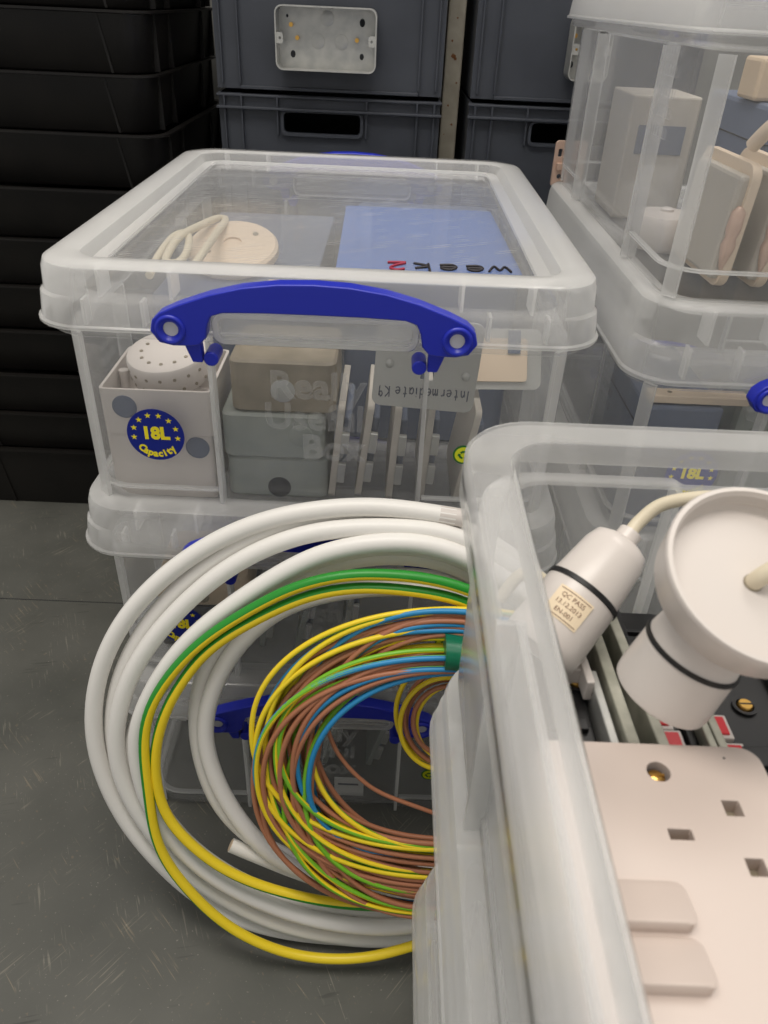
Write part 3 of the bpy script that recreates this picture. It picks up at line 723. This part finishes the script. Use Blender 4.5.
# ------------------------------------------------------------------ cables standing against the left stack
A0 = Vector((0, -0.135, 0)); U = Vector((0, 0.09, 0.36)).normalized(); NN = Vector((1, 0, 0)).cross(U)
def pl(s, t, off): return A0 + Vector((1, 0, 0)) * s + U * t + NN * off
A_ = [(0.1048, 0.4286), (0.0545, 0.4347), (0.0137, 0.4317), (-0.0265, 0.4235), (-0.0681, 0.406), (-0.1112, 0.3747), (-0.147, 0.3353), (-0.1704, 0.2901), (-0.1806, 0.248), (-0.1833, 0.2164), (-0.1809, 0.1963), (-0.1719, 0.1603), (-0.158, 0.1254), (-0.1364, 0.0906), (-0.1093, 0.0571), (-0.0782, 0.0324), (-0.0443, 0.0165), (0.0004, 0.008), (0.0528, 0.0068), (0.0939, 0.0075)]
B_ = [(0.1168, 0.4138), (0.0753, 0.4208), (0.0306, 0.4196), (-0.0096, 0.4122), (-0.051, 0.3925), (-0.0893, 0.3615), (-0.1257, 0.319), (-0.1483, 0.2787), (-0.1593, 0.2402), (-0.1634, 0.2184), (-0.1575, 0.1738), (-0.1373, 0.1289), (-0.1105, 0.0867), (-0.0722, 0.0525), (-0.0279, 0.0272), (0.0322, 0.0136), (0.0931, 0.0161)]
C_ = [(0.1169, 0.4035), (0.0717, 0.4142), (0.0232, 0.4073), (-0.0131, 0.3911), (-0.0548, 0.3602), (-0.0887, 0.3304), (-0.1162, 0.2953), (-0.1362, 0.2536), (-0.1442, 0.232), (-0.142, 0.2035), (-0.1353, 0.165), (-0.1122, 0.119), (-0.0752, 0.0817), (-0.0267, 0.0551), (0.022, 0.0398), (0.0945, 0.0374)]
D_ = [(0.1202, 0.3833), (0.0817, 0.3942), (0.031, 0.3919), (-0.0151, 0.3716), (-0.0537, 0.3461), (-0.0991, 0.2999), (-0.1304, 0.2637), (-0.1525, 0.2185), (-0.1562, 0.1772), (-0.1342, 0.1255), (-0.0988, 0.0808), (-0.0449, 0.0481), (0.006, 0.0337), (0.0516, 0.0323), (0.0952, 0.0344)]
E_ = [(0.1167, 0.3666), (0.0895, 0.3713), (0.0405, 0.3695), (0.0068, 0.3633), (-0.0263, 0.3481), (-0.0572, 0.3176), (-0.0773, 0.282), (-0.0884, 0.2445), (-0.0901, 0.2238), (-0.0853, 0.1948), (-0.0699, 0.1554), (-0.0468, 0.1179), (-0.0178, 0.0912), (0.0308, 0.0694), (0.0906, 0.0641)]
G_ = [(0.1213, 0.3705), (0.0664, 0.3766), (0.0199, 0.3703), (-0.023, 0.351), (-0.0629, 0.3244), (-0.0855, 0.295), (-0.0962, 0.2537), (-0.0978, 0.214), (-0.0923, 0.1803), (-0.0771, 0.1403), (-0.0538, 0.1138), (-0.0191, 0.0916), (0.031, 0.0731), (0.0907, 0.0667)]
H_ = [(-0.0706, 0.1107), (-0.0282, 0.0902), (0.006, 0.0757), (0.0379, 0.0644), (0.0913, 0.0516)]
Y1_ = [(0.1198, 0.3817), (0.0971, 0.3896), (0.0564, 0.393), (0.0161, 0.3896), (-0.0156, 0.3776), (-0.0531, 0.3536), (-0.0825, 0.331), (-0.1069, 0.3014), (-0.1242, 0.2712), (-0.1309, 0.24), (-0.1301, 0.2011), (-0.125, 0.1343), (-0.0967, 0.0812), (-0.0601, 0.0422), (-0.0111, 0.0184), (0.043, 0.0163), (0.0918, 0.0332)]
Y2_ = [(0.1212, 0.3695), (0.0899, 0.378), (0.0405, 0.3807), (0.0041, 0.3746), (-0.0289, 0.3577), (-0.0736, 0.3266), (-0.1007, 0.2898), (-0.1177, 0.2529), (-0.1245, 0.2179), (-0.1225, 0.1831), (-0.1131, 0.1545), (-0.0773, 0.1144), (-0.031, 0.09), (0.0314, 0.076), (0.0895, 0.0766)]
def bridge(a, b, oa, ob, c=(0.03, 0.215), n=7):
    """the hidden right-hand half of a turn, from the end of one strand to the start of the next"""
    ra, aa = math.hypot(a[0] - c[0], a[1] - c[1]), math.atan2(a[1] - c[1], a[0] - c[0])
    rb, ab = math.hypot(b[0] - c[0], b[1] - c[1]), math.atan2(b[1] - c[1], b[0] - c[0])
    while ab < aa: ab += 2 * PI
    return [(c[0] + (ra + (rb - ra) * k / n) * math.cos(aa + (ab - aa) * k / n), c[1] + (ra + (rb - ra) * k / n) * math.sin(aa + (ab - aa) * k / n), oa + (ob - oa) * k / n) for k in range(1, n)]
def chain(parts, c=(0.03, 0.215)):
    P = []
    for i, (s, o) in enumerate(parts):
        if i: P += bridge(parts[i - 1][0][-1], s[0], parts[i - 1][1], o, c)
        P += [(a, b, o) for a, b in s]
    return [pl(*p) for p in P]
def smooth_path(P, step=0.006, it=14):
    out = [P[0]]; acc = 0.0
    for a, b in zip(P, P[1:]):
        acc += (b - a).length
        if acc >= step: out.append(b.copy()); acc = 0.0
    out.append(P[-1].copy())
    for _ in range(it): out = [out[0]] + [(out[i - 1] + out[i] * 2 + out[i + 1]) / 4 for i in range(1, len(out) - 1)] + [out[-1]]
    return out
bm = bmesh.new()
def between(p, q, w, n=18):
    f = lambda l, u: (lambda i, t: tuple(l[i][k] + (l[min(i + 1, len(l) - 1)][k] - l[i][k]) * t for k in (0, 1)))(int(u * (len(l) - 1)), u * (len(l) - 1) - int(u * (len(l) - 1)))
    return [tuple(f(p, k / n)[c] * (1 - w) + f(q, k / n)[c] * w for c in (0, 1)) for k in range(n + 1)]
path = chain([(A_, 0.0), (between(A_, B_, 0.55), -0.006), (B_, 0.007), (C_, 0.015), (between(C_, D_, 0.4), 0.001), (D_, -0.003), (E_, 0.003), (G_, -0.006)])
path += [pl(*p) for p in bridge(G_[-1], H_[0], -0.007, -0.001)[:3]]
tube(bm, smooth_path(spline(path, 6)), 0.0072, 12)
cw = obj('cable_coil', bm, 'cablew', None, 60)
tag(cw, 'coil of thick white sheathed cable leaning against the left box stack', 'cable coil')
bm = bmesh.new(); tube(bm, spline([pl(a, b, 0.0) for a, b in H_] + [pl(0.15, 0.045, -.002), pl(0.20, .09, -.002)], 6), 0.0062, 12)
tag(obj('cable_end', bm, 'cablew', cw, 60), 'cut white cable end')
e0 = pl(*H_[0], 0.0); e1 = pl(*H_[1], 0.0); dv = (e0 - e1).normalized()
bm = bmesh.new(); cyl(bm, e0, e0 + dv * 0.0006, 0.0052, 12); obj('cut_face', bm, 'beige', cw, 40)
s0, s1 = pl(*A_[0], 0.0), pl(*A_[1], 0.0); dv = (s0 - s1).normalized()
bm = bmesh.new(); cyl(bm, s0 - dv * 0.012, s0 + dv * 0.006, 0.0072, 14); obj('tape_wrap', bm, 'white', cw, 40)

bm = bmesh.new()
path = chain([(Y1_, 0.030), (Y2_, 0.027)])
sp = smooth_path(spline(path, 8), 0.005, 8)
tube(bm, sp, 0.0043, 20, stripe=0.5, phase=lambda u: -3.45 + 1.25 * (u * 2.05 % 1.0 if u * 2.05 % 1.0 < .8 else (1 - u * 2.05 % 1.0) * 4))
tag(obj('earth_cable', bm, ['tgreen', 'wyel'], None, 60), 'thick green and yellow earth cable looped twice in front of the white coil', 'cable')

# bundle of single-core wires, taped at the top
wb_ = empty('wire_bundle', pl(0.03, 0.10, 0.03), 'taped bundle of brown, blue and green-yellow wires hanging inside the white coil', 'wire bundle')
inv = Matrix.Translation(-wb_.location)
cols = ['brown', 'gy', 'brown', 'wblue', 'brown', 'gy', 'brown', 'brown', 'wblue', 'gy', 'brown', 'gy', 'brown', 'brown', 'wblue', 'gy', 'brown', 'brown', 'gy', 'brown', 'gy', 'brown', 'wblue', 'brown', 'gy', 'brown', 'brown', 'gy', 'brown', 'gy', 'brown', 'gy', 'brown', 'brown']
cols += ['brown', 'wblue', 'wblue', 'brown', 'gy', 'brown', 'gy', 'wblue', 'brown', 'gy', 'wblue', 'brown', 'gy', 'brown', 'brown', 'gy']
rnd = random.Random(12)
def loop_wire(col, top, left, bot, off, r, cx):
    """closed loop through (cx, top), (left, mid), (cx, bot)"""
    mid = (top + bot) / 2 + rnd.uniform(-.012, .012); b1, b2 = top - mid, mid - bot; a = cx - left; ar = a * 0.9
    P = []; dx = rnd.uniform(-.008, .008)
    for k in range(40):
        th = 2 * PI * k / 40; c, s = math.cos(th), math.sin(th)
        x = cx + (ar if c > 0 else a) * math.copysign(abs(c) ** 0.93, c) + dx * s; t = mid + (b1 if s > 0 else b2) * math.copysign(abs(s) ** 0.93, s)
        P.append(pl(x, t, off + 0.006 * math.sin(th + off * 400)))
    bm = bmesh.new(); tube(bm, spline(P, 3, True), r, 8, True, stripe=0.5 if col == 'gy' else 0, twist=rnd.choice((-1, 0, 1)) * 2 * PI / 120, phase=rnd.uniform(0, 6))
    bm.transform(inv)
    o = obj('wire', bm, ['wgreen', 'wyel'] if col == 'gy' else col, wb_, 60)
    o['label'] = {'gy': 'green and yellow wire', 'wblue': 'blue wire', 'brown': 'brown wire'}[col]
for i, col in enumerate(cols):
    if i < 8 and i % 4 != 3: col = 'brown'
    u = i / (len(cols) - 1)
    if i % 5 < 2: top = rnd.uniform(.322, .340)                          # run under the tape
    else: top = .372 - .026 * rnd.random()
    left = -.044 + .052 * ((i * 7) % len(cols)) / len(cols) + rnd.uniform(-.003, .003)
    bot = .083 + (.080 * u ** 1.2) + rnd.uniform(-.008, .008)
    loop_wire(col, top, left, bot, 0.031 + 0.010 * rnd.random() + (0.006 if i % 5 < 2 else 0), 0.0022, 0.110 + rnd.uniform(-.006, .006))
bm = bmesh.new(); tube(bm, spline([pl(0.0075, .30, .03), pl(0.012, .27, .03), pl(0.024, .235, .03), pl(0.05, .205, .03), pl(.085, .188, .03), pl(.13, .175, .03), pl(.17, .19, .03)], 6), .0018, 8); bm.transform(inv)
obj('wire', bm, 'brown', wb_, 60)['label'] = 'stray brown wire'
bm = bmesh.new()
ring = [(math.cos(a * PI / 10), math.sin(a * PI / 10)) for a in range(20)]
loft(bm, [[pl(s, .3400 + .0125 * y - (s - .11) * .1, .046 + .0150 * x) for x, y in ring] for s in (.100, .110, .120, .130)], True, True, True); bm.transform(inv)
obj('tape', bm, 'tape', wb_, 60)
# small coil
sc = empty('small_wire_coil', pl(0.107, 0.22, 0.0), 'small coil of yellow and brown wire behind the foreground boxes', 'wire coil')
inv2 = Matrix.Translation(-sc.location)
for i, col in enumerate(['gy', 'brown', 'gy', 'brown', 'gy', 'brown']):
    r0 = .047 - .0035 * i; P = [pl(.112 + .004 * math.sin(i * 2) + r0 * .92 * math.cos(k * PI / 12), .256 + .005 * math.cos(i) + r0 * 1.1 * math.sin(k * PI / 12), .004 + .004 * (i % 3)) for k in range(24)]
    bm = bmesh.new(); tube(bm, spline(P, 3, True), .0021, 8, True, stripe=0.75 if col == 'gy' else 0, phase=4.0); bm.transform(inv2)
    o = obj('wire', bm, ['wgreen', 'wyel'] if col == 'gy' else col, sc, 60); o['label'] = 'yellow and green wire' if col == 'gy' else 'brown wire'

# ------------------------------------------------------------------ foreground open box: contents
ZF = 0.3822 + 0.0014
# double socket
so = empty('double_socket', (0.154, -0.379, 0.500), 'white double socket faceplate with two rocker switches lying in the open box', 'socket')
rot_hole = lambda x, y, a, b: [(x - a, y - b), (x + a, y - b), (x + a, y + b), (x - a, y + b)]
holes = [circ(0.002, 0.0603, .0044, 20), circ(0.002, -0.0603, .0044, 20)]
for cy_ in (0.0345, -0.0345):
    holes += [rot_hole(0.0025, cy_, .0042, .0021), rot_hole(0.0245, cy_ + .0112, .0032, .0032), rot_hole(0.0245, cy_ - .0112, .0032, .0032)]
bm = bmesh.new(); sheet(bm, rrect(-.043, .043, -.073, .073, .0075, 6), holes, .008)
obj('faceplate', bm, 'socket', so, 40, bevel=.0009)
bm = bmesh.new(); box(bm, -.032, .036, -.058, .058, -.022, -.0072); obj('back_housing', bm, 'socket', so, 0, bevel=.002)
for y0 in (0.0005, -0.0175):
    bm = bmesh.new()
    P = rrect(-.032, -.003, y0 + .0, y0 + .0160, .0035, 5)
    hh = lambda y: .0012 + .0036 * (1 - (y - y0) / .016)
    loft(bm, [[(x, y, -.001) for x, y in P], [(x, y, hh(y)) for x, y in P], [(-.0175 + (x + .0175) * .95, y0 + .008 + (y - y0 - .008) * .93, hh(y) + .0005) for x, y in P]], True, True, True)
    obj('rocker_switch', bm, 'socket', so, 50)
for y0 in (0.0603, -0.0603):
    bm = bmesh.new(); lathe(bm, [(.0034, -.006), (.0034, -.0035), (.0024, -.0024), (.0008, -.002)], 16, Matrix.Translation((0.0018, y0, 0))); box(bm, -.001, .0046, y0 - .0004, y0 + .0004, -.0024, -.0018)
    obj('fixing_screw', bm, 'brass', so, 40)
bm = bmesh.new(); cyl(bm, (0.029, 0.0675, -.0002), (0.029, 0.0675, .0001), .0005, 8); obj('speck', bm, 'hole', so, 0)
bm = bmesh.new()
for cy_ in (0.0345, -0.0345):
    for q in ((0.0025, cy_, .0046, .0026), (0.0245, cy_ + .0112, .0036, .0036), (0.0245, cy_ - .0112, .0036, .0036)): box(bm, q[0] - q[2], q[0] + q[2], q[1] - q[3], q[1] + q[3], -.0072, -.0068)
obj('shutter', bm, 'taupe', so, 0)
# black accessory modules and galvanised box edges under it
def module(loc, size, label, rz=0.0, screw=None, red=()):
    r = empty('switch_module', loc, label, 'switch module', 'black switch modules in the open box', rz=rz)
    w, d, h = size; bm = bmesh.new(); box(bm, 0, w, 0, d, 0, h); obj('body', bm, 'black', r, 0, bevel=.0012)
    bm = bmesh.new(); box(bm, w * .1, w * .9, d * .35, d * .42, h, h + .003); box(bm, w * .62, w * .70, d * .0, d * .9, h, h + .004); obj('rib', bm, 'black', r, 0, bevel=.0005)
    if screw:
        bm = bmesh.new(); lathe(bm, [(.0036, h - .001), (.0036, h + .002), (.003, h + .0028)], 18, Matrix.Translation((screw[0], screw[1], 0))); obj('terminal_screw', bm, 'brass', r, 40)
        bm = bmesh.new(); box(bm, screw[0] - .003, screw[0] + .003, screw[1] - .0004, screw[1] + .0004, h + .0026, h + .0029); obj('screw_slot', bm, 'hole', r, 0)
        bm = bmesh.new(); lathe(bm, [(.0058, h - .001), (.0058, h + .0016), (.0042, h + .0016), (.0042, h)], 18, Matrix.Translation((screw[0], screw[1], 0))); obj('screw_collar', bm, 'black', r, 40)
    for x, y in red:
        bm = bmesh.new(); box(bm, x - .0052, x + .0052, y - .0068, y + .0068, h - .004, h + .0030); f = obj('rocker_frame', bm, 'white', r, 0, bevel=.0006)
        bm = bmesh.new(); box(bm, x - .0034, x + .0034, y - .0050, y + .0050, h + .0028, h + .0040); obj('rocker', bm, 'red', f, 0, bevel=.0004)
    return r
module((0.118, -0.300, ZF), (0.032, 0.085, 0.079), 'black switch module with brass screw against the left wall of the open box', 0.0, (0.0285, 0.060))
module((0.1765, -0.345, ZF), (0.017, 0.135, 0.0845), 'narrow black module with red rockers between the metal box edges', 0.0, None, ((0.0036, 0.0645), (0.001, 0.0785)))
module((0.203, -0.340, ZF), (0.060, 0.150, 0.080), 'wide black module with brass screw and red rockers at right of open box', 0.0, (0.021, 0.088), ((0.0030, 0.0735), (0.0055, 0.0575)))
def metal_strip(pts, w, h, label, m='galvd', ztop=0.475):
    (x0, y0), (x1, y1) = pts; L = math.hypot(x1 - x0, y1 - y0)
    r = empty('metal_box_edge', (x0, y0, ZF), label, 'metal edge', 'metal box edges in the open box', rz=math.atan2(y1 - y0, x1 - x0) - PI / 2)
    hh = ztop - ZF
    bm = bmesh.new(); box(bm, -w / 2, w / 2, 0, L, 0, hh); obj('wall', bm, m, r, 0, bevel=.0006)
    bm = bmesh.new(); box(bm, -w / 2 - .004, w / 2, 0.004, L - .004, 0, .0015); cyl(bm, (-w / 2 - .0004, L * .3, hh - .02), (w / 2 + .0004, L * .3, hh - .02), .004, 14); obj('flange', bm, m, r, 0)
metal_strip([(0.1615, -0.300), (0.1585, -0.190)], 0.0055, 0, 'long pale metal edge left of the lower lampholder')
metal_strip([(0.1745, -0.300), (0.1700, -0.195)], 0.0050, 0, 'metal edge running just behind the lower lampholder')
metal_strip([(0.1955, -0.300), (0.1945, -0.225)], 0.0035, 0, 'thin metal edge between the two red rocker pairs', 'galvd')
metal_strip([(0.2005, -0.300), (0.1990, -0.225)], 0.0040, 0, 'right-hand metal edge beside the wide black module', 'galvd', 0.474)
metal_strip([(0.1545, -0.300), (0.1530, -0.240)], 0.0040, 0, 'mottled zinc edge beside the left black module', 'galv', 0.472)
r = empty('white_clip', (0.148, -0.262, ZF + 0.0805), 'white plastic clip standing by the pale metal edge in the open box', 'clip', rz=0.05)
bm = bmesh.new(); box(bm, 0, .004, .010, .058, 0, .012); box(bm, -.006, .004, .020, .028, 0, .010); obj('clip_body', bm, 'white', r, 0, bevel=.0008)
bm = bmesh.new(); box(bm, -.003, -.001, .028, .052, .001, .003); obj('tongue', bm, 'white', r, 0)
module((0.135, -0.205, ZF), (0.07, 0.03, 0.070), 'low dark module behind the metal edges in the open box', 0.0)
# lampholders
def lampholder(neck, end, r0, label, sticker_=False, group='white pendant lampholders'):
    n, e = Vector(neck), Vector(end); L = (e - n).length; mt = axis_m(n, e)
    o = empty('lampholder', n, label, 'lampholder', group); o.matrix_world = mt
    bm = bmesh.new(); lathe(bm, [(r0 * .26, -.0065), (r0 * .30, -.0065), (r0 * .31, -.0005), (r0 * .52, .0), (r0 * .72, .0022), (r0 * .82, .008), (r0 * .93, L * .46)], 40); obj('cap', bm, 'white', o, 45)
    bm = bmesh.new(); lathe(bm, [(r0 * .90, L * .455), (r0 * .985, L * .46), (r0 * .985, L * .495), (r0 * .9, L * .50)], 40); obj('seal_ring', bm, 'ring', o, 45)
    bm = bmesh.new(); lathe(bm, [(r0 * .90, L * .495), (r0 * .955, L * .50), (r0 * 1.0, L * .90), (r0 * .985, L * .98), (r0 * .93, L), (r0 * .86, L * .99), (r0 * .86, L * .75)], 40); obj('skirt', bm, 'white', o, 45)
    if sticker_:
        # paper label curved round the skirt, facing the room
        wl = o.matrix_world.to_3x3().inverted(); toc = wl @ (cam_loc - (n + e) / 2); a0 = math.atan2(toc.y, toc.x) + sticker_
        R = r0 * .985; bm = bmesh.new()
        def wrap(x, y, d=0.0): return (math.cos(a0 - x / R) * (R + d), math.sin(a0 - x / R) * (R + d), L * .68 - y)
        loft(bm, [[wrap(-.009 + .018 * i / 10, y, .0003) for i in range(11)] for y in (-.0075, .0075)], False)
        pp = obj('paper_label', bm, 'paper', o, 60)
        bm = bmesh.new()
        for t, y in (('QC PASS', .0038), ('13.12.2013', 0), ('EN-001', -.0038)): join(bm, text_bm(t, .0031, 0.0), fn=lambda p, y=y: wrap(p.x, p.y + y, .0005))
        loft(bm, [[wrap(-.008 + .016 * i / 10, y, .0005) for i in range(11)] for y in (.0062, .0065)], False); loft(bm, [[wrap(-.008 + .016 * i / 10, y, .0005) for i in range(11)] for y in (-.0062, -.0065)], False)
        obj('print', bm, 'print', pp, 0)
    return o
cam_loc = cam.location.copy()
lampholder((0.1655, -0.2045, 0.5225), (0.1240, -0.2420, 0.4855), 0.0190, 'white lampholder with buff paper label at left of the open box', 0.05)
lampholder((0.1785, -0.2840, 0.5510), (0.1635, -0.2870, 0.5080), 0.0198, 'white lampholder half under the ceiling rose in the open box')
# ceiling rose cover, hollow side showing
RC = Vector((0.1850, -0.2850, 0.5655)); ax = (Vector((0.175, -0.43, 0.80)) - RC).normalized()
q = Vector((0.30, 0.52, 0.95)).normalized()
ro = empty('ceiling_rose', RC, 'round white ceiling rose cover, hollow side up, over the lampholder', 'ceiling rose')
axn = Vector((0.06, -0.42, 0.90)).normalized()
ro.matrix_world = axis_m(RC, RC + axn)
bm = bmesh.new(); R_ = 0.0358
lathe(bm, [(.026, -.0135), (.0312, -.0125), (.0338, -.009), (R_ - .0005, .004), (R_, .0065), (R_ - .0006, .0075), (R_ - .0022, .0075), (R_ - .0026, .0065), (R_ - .0032, .0055), (R_ - .0024, .0046), (R_ - .0034, .0034), (R_ - .0026, .0024), (R_ - .0036, .0012), (R_ - .0030, .000), (R_ - .0048, -.0022), (.010, -.0024), (.0034, -.0022), (.0032, -.006)], 56)
obj('cover', bm, 'white', ro, 45)
bm = bmesh.new(); lathe(bm, [(.0036, -.0021), (.0035, -.0015), (.0028, -.0015)], 16); obj('cable_hole', bm, 'taupe', ro, 45)
def world_rose(x, y, z): return ro.matrix_world @ Vector((x, y, z))
h0 = world_rose(0, 0, -.004)
bm = bmesh.new(); tube(bm, spline([h0, world_rose(.0015, .0005, .003), world_rose(.010, .003, .010), world_rose(.026, .008, .017), world_rose(.050, .010, .012), world_rose(.070, .00, -.010)], 8), .0033, 12)
tag(obj('rose_flex', bm, 'flex', None, 60), 'cream flex coming out of the hole in the ceiling rose', 'cable')
n1 = Vector((0.1655, -0.2045, 0.5225)); d1 = (n1 - Vector((0.1240, -0.2420, 0.4855))).normalized()
bm = bmesh.new(); tube(bm, spline([n1 + d1 * .004, n1 + d1 * .014, n1 + d1 * .026 + Vector((.003, -.004, .002)), Vector((0.2020, -0.2010, 0.5480)), Vector((0.2230, -0.213, 0.555)), Vector((0.2480, -0.235, 0.553)), Vector((.275, -.25, .54))], 8), .0033, 12)
tag(obj('pendant_flex', bm, 'flex', None, 60), 'cream flex arching from the labelled lampholder behind the ceiling rose', 'cable')
bm = bmesh.new(); tube(bm, spline([(0.1120, -0.200, 0.480), (0.122, -0.196, 0.494), (0.135, -0.200, 0.492), (.145, -.19, .47)], 6), .0033, 12)
tag(obj('short_flex', bm, 'flex', None, 60), 'short cream flex behind the labelled lampholder by the box wall', 'cable')

# ------------------------------------------------------------------ items in the right-hand boxes
ZR = RZ0 + RT + 0.0034
GR = 'socket backs standing in the top right box'
def socket_back(x, y, label, lean=0.05):
    r = empty('socket_back', (x, y, ZR), label, 'socket', GR, rot=(0, lean, 0.03))
    YZ = Matrix(((0, 0, 1, 0), (1, 0, 0, 0), (0, 1, 0, 0), (0, 0, 0, 1)))
    bm = bmesh.new(); sheet(bm, rrect(0, .100, 0, .088, .012, 5), (), .007, Matrix.Translation((0.007, 0, 0)) @ YZ); obj('faceplate', bm, 'cream', r, 40, bevel=.001)
    bm = bmesh.new(); box(bm, -.007, .0072, .004, .090, .006, .080); obj('housing', bm, 'palegrey', r, 0, bevel=.003)
    bm = bmesh.new()
    lathe(bm, [(.001, 0), (.003, .006), (.0055, .018), (.004, .024), (.0055, .030), (.005, .042), (.002, .046)], 18, Matrix.Translation((-.001, .002, .014)))
    obj('terminal_strap', bm, 'pink', r, 50)
    return r
socket_back(0.300, 0.085, 'leftmost cream socket back with pinkish strap in the top right box')
socket_back(0.330, 0.085, 'second cream socket back from left in the top right box')
socket_back(0.360, 0.085, 'cream socket back at the right edge of the top right box')
r = empty('white_carton', (0.305, 0.31, ZR), 'pale carton at the back left inside the top right box', 'carton')
bm = bmesh.new(); box(bm, -.035, .03, 0, .08, 0, .110); obj('body', bm, 'palegrey', r, 0, bevel=.002)
bm = bmesh.new(); box(bm, -.025, .02, -.0008, 0, .06, .085); obj('printed_panel', bm, 'bluegrey', r, 0)
r = empty('round_cover', (0.292, 0.212, ZR), 'pale round cover lying at the left inside the top right box', 'cover')
bm = bmesh.new(); lathe(bm, [(.03, 0), (.032, .003), (.031, .020), (.026, .027), (.01, .029)], 32); obj('dome', bm, 'white', r, 45)
bm = bmesh.new(); lathe(bm, [(.006, .0285), (.006, .031), (.004, .032)], 16); obj('boss', bm, 'white', r, 45)
r = empty('beige_bar', (0.350, 0.235, ZR + 0.125), 'beige trunking lying across the top inside the top right box', 'trunking')
r = r
bm = bmesh.new(); box(bm, 0, .20, .0, .04, -.010, .022); obj('cover', bm, 'beige', r, 0, bevel=.003)
bm = bmesh.new(); box(bm, .01, .19, -.0006, .0, .004, .0052); obj('groove', bm, 'taupe', r, 0)
r = empty('dark_case', (0.335, 0.205, ZR), 'dark blue-grey case behind the socket backs in the top right box', 'case')
bm = bmesh.new(); box(bm, 0.02, .16, .0, .15, 0, .1145); obj('body', bm, 'bluegrey', r, 0, bevel=.004)
bm = bmesh.new(); box(bm, .0195, .1605, -.0006, .1506, .085, .0862); obj('seam', bm, 'hole', r, 0)
bm = bmesh.new(); tube(bm, spline([(0.312, .120, .655), (0.318, .105, .672), (.335, .095, .686), (.36, .095, .690), (.385, .105, .680), (.40, .12, .66)], 8), .0055, 12)
tag(obj('beige_cable', bm, 'cream', None, 60), 'thick cream cable arching over the socket backs in top right box', 'cable')
r = empty('riveted_cover', (0.372, 0.100, ZR + 0.088), 'pale riveted round cap at the right edge of the top right box', 'cap', rot=(0.5, 0, 0))
bm = bmesh.new(); lathe(bm, [(.026, 0), (.027, .002), (.027, .016), (.022, .020), (.005, .021)], 32); obj('shell', bm, 'galv', r, 45)
bm = bmesh.new()
for k in range(6): a = k * PI / 3; lathe(bm, [(.0028, .016), (.0025, .0215), (.001, .0225)], 10, Matrix.Translation((.021 * math.cos(a), .021 * math.sin(a), 0)))
obj('rivet', bm, 'silver', r, 45)
# beige plate standing on the lower lid behind the top box
r = empty('pink_back_plate', (0.253, 0.515, RZ0 + 0.209), 'small pinkish plastic plate standing behind the top right box', 'plate', rz=0.1)
bm = bmesh.new(); sheet(bm, rrect(-.009, .030, 0, .052, .004, 4), [rrect(-.005, .000, .034, .043, .001, 2), circ(.0, .012, .003, 12)], .004, FRONT); obj('plate', bm, 'pink', r, 40, bevel=.0006)
bm = bmesh.new(); box(bm, -.006, .002, -.007, -.0, .020, .028); obj('moulded_clip', bm, 'pink', r, 0, bevel=.001)
# lower right box
ZQ = RZ0 + 0.0034
r = empty('blue_grey_case', (0.300, 0.072, ZQ), 'blue-grey case at the front left inside the right-hand middle box', 'case')
bm = bmesh.new(); box(bm, -.035, .030, 0, .14, 0, .122); obj('body', bm, 'bluegrey', r, 0, bevel=.003)
bm = bmesh.new(); box(bm, -.0355, .0305, -.0006, .1406, .098, .0993); obj('seam', bm, 'hole', r, 0)
r = empty('pink_strip', (0.275, 0.075, ZQ + 0.1235), 'pinkish plastic strip on the blue-grey case below the right-hand lid', 'strip')
bm = bmesh.new(); box(bm, -.008, .075, 0, .016, 0, .007); obj('strip', bm, 'cream', r, 0, bevel=.001)
bm = bmesh.new(); cyl(bm, (.01, .008, .007), (.01, .008, .0074), .002, 10); obj('screw_hole', bm, 'taupe', r, 0)
r = empty('bubble_pack', (0.400, 0.078, ZQ), 'grey clear bubble pack at the front of the right-hand middle box', 'bubble pack')
bm = bmesh.new(); box(bm, -.055, .07, .0, .05, 0, .126); obj('sheet', bm, 'greyb', r, 0, bevel=.008)
for i in range(5):
    for j in range(3):
        bm = bmesh.new(); lathe(bm, [(.0085, 0), (.0078, .003), (.005, .0052), (.001, .006)], 16, Matrix.Translation((-.042 + .023 * i + .006 * (j % 2), -.0004, .118 - .022 * j)) @ Matrix.Rotation(PI / 2, 4, 'X')); obj('bubble', bm, 'emb', r, 50)
